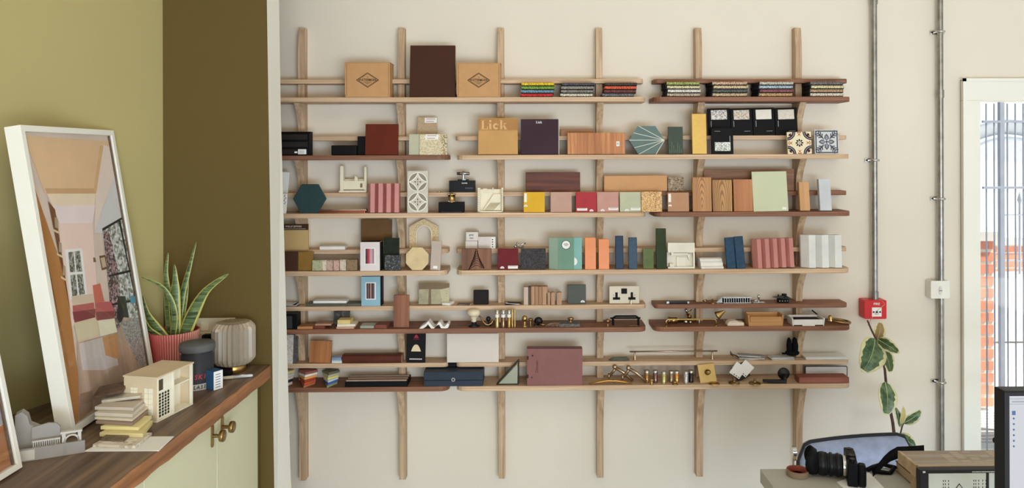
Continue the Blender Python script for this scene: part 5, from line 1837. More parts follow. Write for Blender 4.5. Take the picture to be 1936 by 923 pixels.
def pic_main(e, loc, W_, H, fw):
    b = B()
    mats = []
    k = [0]

    def poly(px, c, m_=None, tex=None):
        mats.append(tex or paint(c, .6, var=.03, vs=12, k=1.2))
        b.flat([loc(*p) for p in px], .012-k[0]*.00003, len(mats)-1)
        k[0] += 1
    b.flat([(fw, fw), (W_-fw, fw), (W_-fw, H-fw), (fw, H-fw)], .013)
    mats.append(paint((226, 208, 196), .6))
    # ceiling
    poly([(46, 256), (230, 268), (215, 355), (180, 358), (86, 365)], (216, 184, 148))
    poly([(86, 356), (182, 356), (182, 366), (90, 366)], (196, 160, 122))
    poly([(196, 274), (232, 278), (240, 340), (212, 345), (180, 440), (182, 360)], (222, 206, 196))
    poly([(190, 275), (197, 275), (183, 366), (178, 360)], (206, 170, 130))
    poly([(90, 366), (182, 366), (180, 388), (100, 388)], (228, 208, 184))
    poly([(100, 388), (181, 388), (176, 425), (114, 422)], (226, 212, 212))
    # pink back wall
    poly([(112, 422), (176, 422), (188, 600), (128, 620)], (228, 202, 192))
    # window
    poly([(124, 472), (156, 469), (167, 562), (134, 567)], (240, 240, 238))
    poly([(130, 477), (152, 474), (162, 556), (138, 560)], (156, 152, 140), tex=speck((180, 180, 176), [(90, 92, 80), (130, 132, 112)], 160, .6, .4, 0))
    poly([(140, 476), (142, 476), (151, 558), (148, 559)], (240, 240, 238))
    poly([(132, 515), (157, 513), (158, 518), (133, 520)], (240, 240, 238))
    # small pictures
    poly([(189, 484), (200, 482), (205, 508), (194, 511)], (110, 84, 62))
    poly([(191, 488), (199, 486), (202, 504), (195, 507)], (190, 170, 140))
    poly([(177, 487), (181, 487), (183, 495), (178, 496)], (120, 100, 80))
    # steel glazed doors at the right
    poly([(180, 440), (212, 345), (232, 330), (240, 440), (206, 442)], (206, 204, 206))
    poly([(194, 432), (234, 412), (282, 640), (222, 660)], (186, 186, 186), tex=speck((206, 208, 208), [(120, 124, 112), (160, 164, 150), (236, 236, 236)], 120, .6, .35, 0))
    poly([(196, 440), (206, 436), (224, 510), (232, 600), (226, 655), (212, 600)], (150, 120, 126), tex=speck((160, 128, 134), [(90, 84, 80), (200, 170, 176), (60, 58, 56)], 160, .6, .3, 0))
    for px in ([(194, 432), (234, 410), (235, 414), (195, 437)], [(224, 414), (228, 413), (268, 600), (264, 602)], [(206, 520), (260, 506), (261, 510), (207, 524)], [(208, 575), (270, 560), (271, 564), (209, 579)]):
        poly(px, (48, 50, 52))
    poly([(224, 560), (238, 560), (246, 610), (232, 625), (222, 600)], (56, 56, 58))
    poly([(246, 560), (256, 560), (258, 572), (248, 574)], (90, 150, 170))
    # timber bookcase at left
    poly([(46, 290), (56, 325), (124, 520), (150, 720), (150, 800), (131, 810), (60, 330)], (198, 140, 82), tex=wood((206, 148, 88), (172, 116, 64), 'z', .2))
    poly([(92, 380), (105, 396), (136, 600), (128, 560)], (116, 78, 54))
    for yy in (432, 478, 522):
        poly([(100+(yy-432)*.18, yy), (112+(yy-432)*.16, yy+6), (112+(yy-432)*.16, yy+10), (100+(yy-432)*.18, yy+4)], (216, 196, 160))
        poly([(104+(yy-432)*.18, yy-22), (110+(yy-432)*.16, yy-18), (111+(yy-432)*.16, yy), (105+(yy-432)*.16, yy-2)], (168, 150, 128))
    # window seat and cushions
    poly([(136, 560), (178, 555), (188, 545), (214, 640), (150, 655)], (206, 186, 166))
    poly([(138, 578), (178, 572), (181, 596), (140, 604)], (176, 92, 92))
    poly([(138, 590), (181, 584), (181, 600), (142, 610)], (128, 62, 66))
    poly([(180, 572), (210, 570), (218, 590), (216, 600), (182, 604)], (180, 96, 98))
    poly([(182, 590), (217, 588), (216, 602), (184, 606)], (132, 66, 70))
    poly([(176, 540), (190, 536), (198, 570), (180, 574)], (196, 108, 92))
    poly([(141, 612), (182, 603), (187, 632), (147, 644)], (206, 196, 166))
    poly([(186, 607), (217, 602), (222, 628), (191, 637)], (222, 214, 190))
    # floor
    poly([(146, 648), (222, 628), (234, 600), (262, 602), (284, 690), (290, 712), (152, 800)], (196, 168, 146), tex=wood((212, 186, 166), (160, 130, 110), 'z', .25))
    poly([(150, 650), (214, 632), (224, 690), (196, 700), (156, 700)], (226, 222, 226), tex=wood((222, 214, 214), (190, 174, 164), 'z', .25))
    poly([(194, 638), (222, 630), (226, 680), (200, 672)], (216, 166, 118), tex=wood((220, 170, 122), (186, 132, 86), 'z', .25))
    poly([(226, 610), (262, 600), (284, 690), (262, 690)], (190, 186, 182), tex=speck((186, 182, 178), [(140, 136, 132)], 300, .8, .5, 0))
    poly([(196, 710), (226, 690), (230, 735), (204, 752)], (164, 140, 120))
    poly([(152, 745), (176, 738), (176, 775), (150, 796)], (146, 118, 98))
    b.build('interior_photograph', mats, e)


BLp, BRp = PZ(138, 827), PZ(295, 722)
frame('large white box frame with a photograph of a pink room, leaning on the wall', BLp, BRp, (38, 241), .042, .017, pic_main)


def pic_side(e, loc, W_, H, fw):
    b = B()
    b.flat([(fw, fw), (W_-fw, fw), (W_-fw, H-fw), (fw, H-fw)], .013)
    b.flat([(fw, fw), (W_-fw, fw), (W_-fw, fw+.10), (fw+.1, fw+.07)], .0125, 1)
    b.flat([(W_-fw-.05, fw+.1), (W_-fw, fw+.1), (W_-fw, H*.8), (W_-fw-.05, H*.7)], .0124, 2)
    b.build('interior_photograph', [paint((206, 200, 204), .6), wood((190, 126, 78), (150, 94, 56), 'z', .3), paint((168, 166, 178), .6)], e)


A = PZ(-150, 1010)
C = PZ(43, 888)
frame('white framed picture cut by the left edge, nearest the camera', A, C, (-230, 610), .03, .014, pic_side)

# ---------------- grey printed model on the worktop
g0 = PZ(45, 868)
e = empty('architectural_model', PZ(95, 862), 'grey 3D-printed building model with arch and balustrade beside the frame', 'model', (0, 0, R(26)))
e.location.z = CTZ+.0004
GR = paint((158, 154, 150), .7)
GRL = paint((206, 202, 194), .6)
B().box(-.062, .075, -.016, -.010, 0, .030).build('front_wall', GR, e)
B().box(-.060, -.030, -.0175, -.0162, .003, .027).build('pale_panel', GRL, e)
B().box(.032, .034, -.018, -.0161, 0, .033).build('wall_pier', GR, e)
b = B().prism([(-.075, 0), (-.02, 0), (-.02, .062), (-.045, .078), (-.05, .10), (-.062, .112), (-.075, .105)], .02, .05)
b.build('tall_gable', GR, e)
b = B().prism([(-.04, 0), (.02, 0), (.02, .065), (.012, .075), (-.006, .078), (-.04, .072)], .012, .019)
b.build('curved_facade', GR, e)
b = B()
for i in range(13):
    b.box(-.035+i*.0045, -.0335+i*.0045, -.004, -.001, .028, .040)
b.box(-.037, .022, -.005, 0, .040, .043)
b.box(-.037, .022, -.005, 0, .025, .028)
b.build('balustrade', GRL, e)
b = B()
arc = [(.046+.013*math.cos(R(a)), .030+.013*math.sin(R(a))) for a in range(0, 181, 15)]
for (p, q) in zip(arc, arc[1:]):
    p2 = (.046+(p[0]-.046)*1.3, .030+(p[1]-.030)*1.3)
    q2 = (.046+(q[0]-.046)*1.3, .030+(q[1]-.030)*1.3)
    b.prism([p, q, q2, p2], -.004, .006)
b.box(.025, .033, -.004, .006, 0, .052)
b.box(.059, .066, -.004, .006, 0, .05)
b.box(.022, .068, -.005, .007, .050, .055)
b.build('archway', GRL, e)

# ---------------- cream house model
pA, pB = PZ(291, 801), PZ(360, 766)
hv = Vector((pB.x-pA.x, pB.y-pA.y, 0))
Lh = hv.length
ang = math.atan2(hv.y, hv.x)
e = empty('house_model', (pA.x+.006, pA.y+.004, CTZ+.0004), 'cream dolls-house like architectural model with open lit side and windows', 'model', (0, 0, ang))
hh = .127
CR1 = paint((218, 198, 168), .6)
CR2 = paint((240, 234, 214), .5)
wd_ = .105
# local: x along AB (long side), y to the left (towards wall)
B().box(0, Lh, 0, wd_, 0, .004).build('floor_slab', CR2, e)
B().box(-.002, Lh+.002, -.002, wd_+.002, hh-.004, hh).build('roof', CR1, e)
B().box(0, .004, 0, wd_, .004, hh-.004).build('end_wall', CR1, e)
B().box(Lh-.004, Lh, 0, wd_, .004, hh-.004).build('end_wall', CR1, e)
B().box(.004, Lh-.004, .04, .044, .004, hh-.004).build('inner_wall', CR2, e)
B().box(.066, Lh-.004, 0.007, .04, hh*.60, hh*.60+.003).build('upper_floor', CR2, e)
for x in (.002, .066, Lh-.008):
    B().box(x, x+.005, -.001, .006, .004, hh-.004).build('post', CR2, e)
b = B()
for i in range(4):
    for k in range(8):
        b.box(.013+i*.0115, .0205+i*.0115, .0030, .0034, .010+k*.0085, .0165+k*.0085, 1)
b.box(.010, .060, .0035, .0045, .007, .079, 0)
B().box(.007, .064, .0046, .0085, .004, hh-.004).build('facade_wall', CR2, e)
b.build('grid_window', [CR2, paint((70, 62, 40), .6)], e)
B().prism([(.008, hh*.66), (.03, hh*.66), (.03, hh*.9), (.008, hh*.9)], .0035, .0045).build('upper_window', paint((90, 84, 60), .6), e)
b = B()
for yy, w_, z0, z1 in ((.012, .026, .02, .095), (.062, .020, .055, .095)):
    b = B().box(-.0022, -.0005, yy, yy+w_, z0, z1)
    b.box(-.0030, -.0022, yy+w_*.48, yy+w_*.52, z0, z1, 1)
    for k in range(1, 5):
        b.box(-.0030, -.0022, yy, yy+w_, z0+(z1-z0)*k/5, z0+(z1-z0)*k/5+.001, 1)
    b.build('window', [CR2, CR1], e)

# ---------------- stacked tiles and boards


def flatz(name, label, cat, pts, zb, th_, mat_, group=None):
    """board lying at height zb whose upper outline is given in photograph pixels"""
    P3 = [PZ(x, y, zb+th_) for x, y in pts]
    c = sum(P3, Vector())/len(P3)
    b = B().hexa([(p.x-c.x, p.y-c.y, 0) for p in P3], [(p.x-c.x, p.y-c.y, th_) for p in P3])
    o = b.build(name, mat_, None, (c.x, c.y, zb), bevel=.0006)
    return tag(o, label, cat, group)


z = CTZ+.0005
flatz('white_card', 'large white printed card lying on the worktop under tiles', 'card', [(158, 853), (300, 852), (329, 825), (215, 826)], z, .0022, PAPER)
z1 = z+.0025
flatz('stone_tile', 'pale pebble-patterned tile lying on the white card', 'tile', [(175, 840), (256, 843), (287, 818), (222, 816)], z1, .0075, speck((216, 204, 188), [(196, 180, 160), (232, 224, 210)], 90, .6, .4, .1))
flatz('marble_tile', 'small brown marbled tile leaning on the pebble tile', 'tile', [(190, 830), (234, 832), (262, 808), (222, 806)], z1+.0078, .005, paint((116, 98, 82), .3, var=.3, vs=50, coat=.4))
st = [('cream_board', 'lowest cream yellow board of the tall stack', [(184, 818), (266, 820), (306, 795), (228, 796)], .0105, (220, 204, 150)),
      ('cream_board', 'pale yellow board second from below in the tall stack', [(186, 806), (258, 808), (304, 786), (232, 786)], .009, (230, 216, 156)),
      ('stone_tile', 'grey-brown slab in the middle of the tall stack', [(177, 796), (246, 800), (291, 776), (228, 772)], .0075, (150, 128, 112)),
      ('stone_tile', 'cream thin slab above the grey-brown one', [(175, 789), (246, 793), (292, 768), (226, 764)], .006, (216, 204, 182)),
      ('stone_tile', 'thick off-white slab in the tall stack', [(175, 780), (246, 783), (292, 757), (226, 753)], .0095, (206, 196, 182)),
      ('stone_tile', 'upper ivory slab carrying the tilted tiles', [(175, 769), (248, 771), (290, 748), (226, 745)], .009, (198, 186, 172))]
z = CTZ+.0005+.0
zs = CTZ+.0108
for nm, lb_, pts, th_, c in st:
    pts2 = [(x+4-(15 if x > 280 else 0)-(6 if 'yellow' in lb_ and x > 280 else 0), y-0) for x, y in pts]
    flatz(nm, lb_, 'board' if 'board' in nm else 'tile', pts2, zs, th_, paint(c, .55), 'tall stack of samples on the worktop')
    zs += th_+.0004
tilt = empty('stone_tile', (0, 0, 0), 'mottled grey tile tilted up on top of the tall stack', 'tile')
c = PZ(238, 745, zs+.01)
tilt.location = (c.x, c.y, zs+.006)
tilt.rotation_euler = (R(7), R(-5), R(8))
B().box(-.05, .05, -.035, .035, 0, .008).build('tile_body', paint((196, 188, 172), .6, var=.1, vs=40), tilt, bevel=.0008)
o = B().box(-.04, .036, -.03, .03, 0, .008).build('marble_tile', [paint((96, 76, 62), .3, var=.35, vs=45, coat=.4)], None, (c.x-.035, c.y-.006, zs+.021), (R(10), R(-9), R(12)), .0008)
tag(o, 'dark brown marbled tile lying highest on the tall stack', 'tile')

# ---------------- snake plant
pc_ = Vector((-1.212, 2.548-D0, CTZ+.0005))
e = empty('snake_plant', pc_, 'snake plant with yellow-edged leaves in a ribbed pink pot', 'plant')
r0 = .080
hp = .150
b = B()
vs_, n = [], 120
prof_ = [(.066, 0), (.080, hp), (.074, hp), (.070, hp-.02)]
for k, (r_, z_) in enumerate(prof_):
    for i in range(n):
        rr_ = r_*(1-.028*(i % 2)) if k < 2 else r_
        a = 2*math.pi*i/n
        vs_.append((rr_*math.cos(a), rr_*math.sin(a), z_))
fs_ = [(k*n+i, k*n+(i+1) % n, (k+1)*n+(i+1) % n, (k+1)*n+i) for k in range(3) for i in range(n)]
fs_ += [tuple(range(n))[::-1], tuple(3*n+i for i in range(n))]
b.add(vs_, fs_)
for i_ in range(n):
    b.m[i_] = i_ % 2
pot = b.build('ribbed_pot', [paint((188, 84, 84), .6), paint((226, 168, 156), .6)], e)
B().cyl(.069, .003, (0, 0, hp-.022), seg=40).build('soil', paint((60, 46, 36), .95, bmp=1), e)


def snake_mat():
    m, nt, b_ = newmat('snake_leaf')
    mp = coords(nt, (4, 4, 60))
    n1 = noise(nt, mp, 1.3, 4, .7, 1.2)
    r = ramp(nt, n1.outputs['Fac'], [(.35, S(44, 60, 36)), (.5, S(86, 108, 62)), (.62, S(126, 142, 96))])
    nt.links.new(r.outputs[0], b_.inputs['Base Color'])
    b_.inputs['Roughness'].default_value = .35
    return m


SNK, SNKY = snake_mat(), paint((196, 190, 104), .4, var=.08)


def blade(path, dy0, dy1, wid, dark=False, twist=0):
    """leaf following photo pixels path [(px,py)], depth from plane dy0 (base) to dy1 (tip)"""
    # smooth the path
    pts = []
    m_ = len(path)
    for i in range(m_-1):
        p0, p1, p2, p3 = path[max(i-1, 0)], path[i], path[i+1], path[min(i+2, m_-1)]
        for k in range(5):
            t = k/5
            pts.append(tuple(.5*((2*p1[a])+(-p0[a]+p2[a])*t+(2*p0[a]-5*p1[a]+4*p2[a]-p3[a])*t*t+(-p0[a]+3*p1[a]-3*p2[a]+p3[a])*t**3) for a in (0, 1)))
    pts.append(path[-1])
    n = len(pts)
    b = B()
    P3 = []
    for i, (x, y) in enumerate(pts):
        u = i/(n-1)
        P3.append(P(x, y, pc_.y+dy0+(dy1-dy0)*u)-pc_)
    wid *= 1.3
    cols = [-1, -.72, -.35, 0, .35, .72, 1]
    vs_ = []
    for i, p in enumerate(P3):
        u = i/(n-1)
        t = (P3[min(i+1, n-1)]-P3[max(i-1, 0)]).normalized()
        s = t.cross(Vector((math.sin(twist), 1, 0))).normalized()
        nrm = s.cross(t)
        w = wid*(1-u**3.2)**.9*(.62+.38*math.sin(math.pi*min(u*1.25+.1, 1)))+.0006
        for c in cols:
            vs_.append(p+s*(w*c)+nrm*(-w*.35*(1-c*c)))
    K = len(cols)
    fin, fed = [], []
    for i in range(n-1):
        for k in range(K-1):
            q = [i*K+k, i*K+k+1, (i+1)*K+k+1, (i+1)*K+k]
            (fed if k in (0, K-2) else fin).append(q)
    b.add(vs_, fin, 0, True)
    o_ = len(b.v)
    for q in fed:
        b.f.append(q)
        b.m.append(1)
        b.sm.append(True)
    o = b.build('leaf', [SNK, SNKY], e)
    s = o.modifiers.new('solid', 'SOLIDIFY')
    s.thickness = .0018
    s.offset = 0
    return o


blade([(322, 645), (318, 570), (314, 520), (318, 478)], .01, .02, .0105)
blade([(333, 645), (330, 570), (332, 535), (330, 500)], -.01, -.02, .0155)
blade([(336, 640), (345, 560), (360, 500), (371, 458)], .02, .03, .0075)
blade([(345, 645), (362, 600), (390, 550), (432, 518)], -.01, -.02, .0175)
blade([(326, 645), (330, 590), (310, 545), (268, 524)], -.02, -.05, .0075)
blade([(318, 645), (300, 625), (280, 595), (270, 560)], -.02, -.02, .0125)
blade([(312, 645), (296, 636), (282, 622), (272, 600)], -.03, -.03, .011)
blade([(340, 640), (344, 600), (352, 560), (356, 530)], .03, .03, .008)

# ---------------- lamp
lc = PZ(442, 702)
e = empty('table_lamp', (lc.x, lc.y, CTZ+.0005), 'table lamp with pleated grey glass globe on a low brass base', 'lamp')
B().lathe([(.0375, 0), (.039, .002), (.039, .022), (.037, .024)], seg=48).build('brass_base', metal((206, 168, 104), .32), e)
b = B()
n = 52
prof_ = [(.036, .0245), (.058, .030), (.070, .044), (.0715, .052), (.0715, .148), (.068, .157), (.056, .170), (.030, .174), (.0001, .174)]
vs_ = []
for k, (r_, z_) in enumerate(prof_):
    for i in range(n):
        a = 2*math.pi*i/n
        q = r_*(1-(.13 if 2 <= k <= 6 else .04)*(i % 2))
        vs_.append((q*math.cos(a), q*math.sin(a), z_))
fs_ = [(k*n+i, k*n+(i+1) % n, (k+1)*n+(i+1) % n, (k+1)*n+i) for k in range(len(prof_)-1) for i in range(n)]
SMOKE, nt_, b_ = newmat('smoked_glass')
b_.inputs['Base Color'].default_value = S(176, 160, 140)
b_.inputs['Roughness'].default_value = .22
b_.inputs['Transmission Weight'].default_value = .25
b_.inputs['Coat Weight'].default_value = .5
b.add(vs_, fs_).build('pleated_shade', SMOKE, e)

# ---------------- socket on the olive wall with plug
sw0, sw1 = P(373, 601, YN), P(446, 652, YN)
e = empty('wall_socket', ((sw0.x+sw1.x)/2, YN-.001, sw1.z), 'white double wall socket on the olive wall behind the lamp', 'socket')
hs_ = sw0.z-sw1.z
ws_ = sw1.x-sw0.x
B().prism(rr(-ws_/2, ws_/2, 0, hs_, .004), -.008, 0).build('faceplate', paint((206, 196, 172), .4), e, bevel=.001)
B().box(-ws_*.37, -ws_*.18, -.011, -.008, hs_*.56, hs_*.86).build('switch_rocker', paint((224, 216, 196), .4), e, bevel=.001)
B().box(-ws_*.5, -ws_*.02, -.034, -.0082, hs_*.0, hs_*.52).build('plug_adapter', paint((206, 194, 164), .5), e, bevel=.003)
o = B().prism(rr(-.012, .016, -.010, .010, .005), -.022, 0).tube([(.012, -.012, 0), (.024, -.014, -.004), (.032, -.012, -.03), (.03, -.02, -.07)], .0028, 8)
tag(o.build('black_plug', BLACK, None, (P(393, 636, YN-.036).x, YN-.0362, P(393, 636, YN-.036).z), bevel=.001), 'black plug and cable in the adapter on the olive wall', 'plug')

# ---------------- eraser tub, cartons, pen
tc = PZ(359, 741)
tc = Vector((tc.x, tc.y+.052, CTZ+.0005))
e = empty('marking_tub', tc, 'dark grey cylindrical tub with SKIL LASER lettering and grey lid', 'tub')
B().lathe([(.050, 0), (.051, .002), (.051, .020)], seg=40).build('grey_band', paint((190, 188, 182), .5), e)
B().lathe([(.0495, .0202), (.0495, .105), (.047, .108), (.047, .118)], seg=40).build('body', paint((62, 62, 66), .4), e)
B().lathe([(.047, .118), (.054, .119), (.0545, .122), (.0545, .138), (.052, .142), (.0001, .144)], seg=40).build('lid', paint((98, 98, 98), .45), e)


def wrap(parent, s, size, r_, z_, a0, mat_, sx=1):
    for i, ch in enumerate(s):
        a = R(a0)+i*size*.62*sx/r_
        text(parent, ch, size, r_*math.cos(a), r_*math.sin(a), z_, mat_, rot=(R(90), R(8), a+math.pi/2), sx=sx*.9)


wrap(e, 'SKIL', .021, .0500, .042, -70, paint((200, 50, 64), .5))
wrap(e, 'LASER', .0165, .0513, .0105, -74, INK)
bx = PZ(400, 739)
e = empty('small_carton', (bx.x, bx.y+.02, CTZ+.0005), 'small blue and white carton standing beside the dark tub', 'carton', (0, 0, R(-30)))
B().box(-.019, .019, -.017, .017, 0, .060).build('carton_body', paint((52, 90, 124), .5), e, bevel=.0006)
b = B().box(.0191, .0196, -.0165, .0165, .001, .059)
for i in range(6):
    b.box(.0196, .0198, -.010, .008, .008+.008*i, .010+.008*i, 1)
b.build('white_side', [PAPER, paint((60, 90, 120), .5)], e)
bx = PZ(402, 716)
o = B().box(-.05, .05, -.025, .025, 0, .022).build('dark_case', BLACK, None, (bx.x, bx.y+.03, CTZ+.0005), (0, 0, R(5)), .002)
tag(o, 'flat black case lying between the pink pot and the lamp', 'case')
p0, p1 = PZ(411, 716, CTZ+.006), PZ(478, 710, CTZ+.006)
e = empty('pen', (p0+p1)/2, 'clear plastic pen lying in front of the lamp', 'pen')
q0, q1 = p0-(p0+p1)/2, p1-(p0+p1)/2
B().tube([q0, q0.lerp(q1, .45)], .0055, 12).build('grip', paint((196, 186, 160), .3), e)
B().tube([q0.lerp(q1, .452), q0.lerp(q1, .95), q1], [.0052, .005, .003], 12).build('barrel', paint((206, 208, 208), .2, coat=.5), e)
B().tube([q0.lerp(q1, .5)+Vector((0, -.001, .0052)), q0.lerp(q1, .85)+Vector((0, -.001, .0052))], .0012, 6).build('clip', CHROME, e)

# cream stand seen below the shelves beside the partition
a0, a1, a2, a3 = P(526, 812, -.3), P(546, 812, -.3), P(543, 826, -.3), P(549, 923, -.3)
zb_ = 0
b = B().prism([(a0.x-.05, 0), (a3.x+.012, 0), (a3.x, a3.z), (a2.x, a2.z), (a1.x, a2.z+.004), (a1.x, a1.z), (a0.x-.05, a1.z)], -.315, -.285)
tag(b.build('easel_board', paint((236, 226, 176), .7)), 'pale yellow board edge showing below the shelves behind the white partition end', 'board')

# ================================================================== right wall services
GALV = paint((150, 146, 140), .35, .85, var=.22, vs=30)


def conduit(label, pxt, pyb, clips, r_, joints):
    top, bot = P(pxt, 0, -.03), P(pxt+ .0, pyb, -.03)
    e = empty('conduit_pipe', (bot.x, -.03, bot.z), label, 'pipe')
    B().cyl(r_, CEIL-bot.z-.002, (0, 0, 0), seg=20).build('pipe', GALV, e)
    for y in clips:
        zc = P(pxt, y, -.03).z-bot.z
        c = B().box(-.032, .030, .02, .0285, zc-.008, zc+.008)
        c.tube([(-r_*1.25, .02, zc), (-r_*1.1, -r_*.6, zc), (0, -r_*1.25, zc), (r_*1.1, -r_*.6, zc), (r_*1.25, .02, zc)], .006, 8)
        cl_ = c.build('saddle_clip', CHROME, e)
        B().cyl(.004, .003, (-.026, .02, zc), 'y', 10).build('screw_head', DARKM, cl_)
    for y in joints:
        zc = P(pxt, y, -.03).z-bot.z
        B().cyl(r_*1.25, .035, (0, 0, zc), seg=20).build('coupling', GALV, e)
    return e


conduit('left galvanised conduit pipe running down to the red call point', 1654, 571, (303,), .0125, (566, 8))
conduit('right galvanised conduit pipe running past the white socket', 1780, 980, (60, 376, 723), .0125, (185,))
# red call point
c0, c1 = P(1635, 604, -.062), P(1677, 568, -.062)
w, h = c1.x-c0.x, c1.z-c0.z
e = empty('fire_call_point', ((c0.x+c1.x)/2, -.001, c0.z), 'red fire alarm call point at the foot of the left conduit', 'alarm')
RED = paint((204, 40, 46), .35, coat=.3)
B().prism(rr(-w/2, w/2, 0, h, .006), -.058, -.001).build('red_case', RED, e, bevel=.002)
fp = B().box(-w*.17, w*.26, -.0600, -.0582, h*.14, h*.62).build('white_panel', PAPER, e)
b = B()
b.prism(circ(w*.045, h*.38, w*.05, 14), -.0606, -.0600)
for sx in (-1, 1):
    b.prism([(w*.045+sx*w*.07, h*.38), (w*.045+sx*w*.18, h*.32), (w*.045+sx*w*.18, h*.44)], -.0606, -.0600)
b.tube([(w*(.045+.09*math.cos(R(a))), -.0604, h*.36+w*.09*math.sin(R(a))) for a in range(200, 341, 20)], .0008, 5)
b.build('press_symbol', INK, fp)
text(e, 'FIRE', h*.17, w*.05, -.0585, h*.80, PAPER, sx=1.1)
B().tube([(w*.30, -.059, h*.95), (w*.42, -.058, h*.78), (w*.10, -.060, h*.5), (-.02, -.058, 0), (-.03, -.05, -.03)], .0012, 6).build('cord', paint((196, 166, 120), .6), e)
# white socket on right conduit
c0, c1 = P(1763, 566, -.06), P(1799, 532, -.06)
w, h = c1.x-c0.x, c1.z-c0.z
e = empty('surface_switch', ((c0.x+c1.x)/2, -.001, c0.z), 'white surface-mounted socket box on the right conduit', 'socket')
B().prism(rr(-w/2, w/2, 0, h, .008), -.044-.002, -.044).build('faceplate', paint((232, 228, 218), .4), e, bevel=.001)
B().prism(rr(-w/2, -.022, 0, h, .006), -.0438, -.001).build('back_box', paint((226, 222, 212), .4), e)
B().prism(rr(.022, w/2, 0, h, .006), -.0438, -.001).build('back_box', paint((226, 222, 212), .4), e)
b = B().prism(circ(0, h*.45, .008, 16, rz=.020), -.0475, -.046)
b.prism(circ(0, h*.45, .0065, 16, rz=.018), -.049, -.0475)
b.build('oval_rocker', paint((216, 212, 204), .4), e)
B().box(-.007, .007, -.0496, -.0491, h*.44, h*.47).build('rocker_line', DARKM, e)

# ================================================================== variegated plant
YP = -.33
pl = P(1690, 830, YP)
e = empty('rubber_plant', (pl.x+.02, YP, 0), 'tall variegated rubber plant rising behind the leather chair', 'plant')
pe = Vector(e.location)
B().lathe([(.10, 0), (.13, .26), (.135, .28), (.12, .28), (.115, .25), (.0001, .25)], seg=32).build('pot', paint((150, 90, 66), .8), e)
stem_px = [(1692, 835), (1688, 800), (1682, 770), (1676, 735), (1673, 700), (1666, 665), (1658, 645), (1648, 625), (1640, 606)]
sp = [P(x, y, YP)-pe for x, y in stem_px]
B().tube([Vector((0, 0, .25))]+[Vector((0, 0, .4))]+sp, [.008, .0075]+[.0065-.0004*i for i in range(len(sp))], 10).build('stem', paint((92, 66, 58), .7, var=.2, vs=60), e)
B().tube([P(x, y, YP)-pe for x, y in ((1693, 838), (1702, 822), (1706, 805), (1714, 790))], .003, 8).build('stem', paint((92, 66, 58), .7), e)


def fig_mat():
    m, nt, b_ = newmat('variegated_leaf')
    mp = coords(nt)
    n1 = noise(nt, mp, 28, 4, .7, .3)
    r = ramp(nt, n1.outputs['Fac'], [(.38, S(38, 62, 34)), (.5, S(66, 92, 54)), (.62, S(104, 124, 88))])
    nt.links.new(r.outputs[0], b_.inputs['Base Color'])
    b_.inputs['Roughness'].default_value = .35
    return m


FIG, FIGC, RIB = fig_mat(), paint((214, 206, 160), .45, var=.1, vs=40), paint((196, 204, 150), .5)


def leaf(base, tip, wpx, dyb=0, dyt=0, curl=.15, tone=None, seed=0, roll=0):
    random.seed(seed)
    p0, p1 = P(*base, YP+dyb)-pe, P(*tip, YP+dyt)-pe
    ax = p1-p0
    t = ax.normalized()
    s = t.cross(Vector((roll, 1, 0))).normalized()
    nrm = s.cross(t)
    if nrm.y > 0:
        nrm = -nrm
    W_ = wpx/2/ (F_PX/(D0+YP))
    n, cols = 14, [-1, -.82, -.5, -.2, 0, .2, .5, .82, 1]
    vs_, K = [], len(cols)
    for i in range(n+1):
        u = i/n
        wv = math.sin(math.pi*u**.85)**.62 if 0 < u < 1 else 0
        for c in cols:
            cc = c
            if abs(c) == .82:
                cc = c*(1-.22*random.random())
            vs_.append(p0+ax*u+s*(W_*wv*cc)+nrm*(W_*curl*(abs(cc)**1.5)*wv)-nrm*(ax.length*.12*math.sin(math.pi*u))*-1)
    b = B()
    fi, fo = [], []
    for i in range(n):
        for k in range(K-1):
            q = [i*K+k, i*K+k+1, (i+1)*K+k+1, (i+1)*K+k]
            (fo if k in (0, K-2) or i >= n-1 else fi).append(q)
    b.add(vs_, fi, 0, True)
    for q in fo:
        b.f.append(q)
        b.m.append(1)
        b.sm.append(True)
    o = b.build('leaf', [tone or FIG, FIGC], e)
    sm_ = o.modifiers.new('solid', 'SOLIDIFY')
    sm_.thickness = .0012
    sm_.offset = 0
    b = B().tube([vs_[i*K+4]+nrm*.0012 for i in range(n+1)], [.0016*(1-i/(n+1)) for i in range(n+1)], 5)
    b.build('midrib', RIB, o)


leaf((1654, 640), (1630, 705), 56, 0, -.06, seed=1)
leaf((1658, 642), (1664, 608), 24, .02, .02, tone=paint((150, 122, 78), .5), seed=3)
leaf((1660, 642), (1701, 668), 24, -.02, -.10, seed=4)
leaf((1668, 655), (1684, 706), 24, .03, 0, seed=5, tone=paint((86, 104, 66), .45))
leaf((1655, 680), (1657, 700), 16, .03, .02, tone=FIGC, seed=6)
leaf((1673, 722), (1675, 787), 37, -.02, -.07, seed=7)
leaf((1702, 808), (1692, 768), 12, 0, 0, seed=8)
leaf((1703, 802), (1708, 768), 11, -.01, -.02, seed=9, tone=paint((196, 170, 110), .5))
leaf((1706, 800), (1742, 775), 22, 0, -.03, seed=10)
leaf((1700, 822), (1732, 846), 24, 0, -.05, seed=11)

# ================================================================== desk, chair and desk objects
DZ = .75
q0, q1 = PZ(1437, 887, DZ), PZ(1464, 923, DZ)
DT = paint((176, 172, 162), .6, var=.03)
e = empty('desk', (q0.x+.8, q0.y-.4, 0), 'grey topped desk at the lower right', 'desk')
B().box(-.8, .8, -.4, .4, DZ-.038, DZ).build('desk_top', DT, e, bevel=.001)
for sx in (-1, 1):
    for sy in (-1, 1):
        B().box(sx*.74-.02, sx*.74+.02, sy*.34-.02, sy*.34+.02, 0, DZ-.0385).build('leg', DARKM, e)
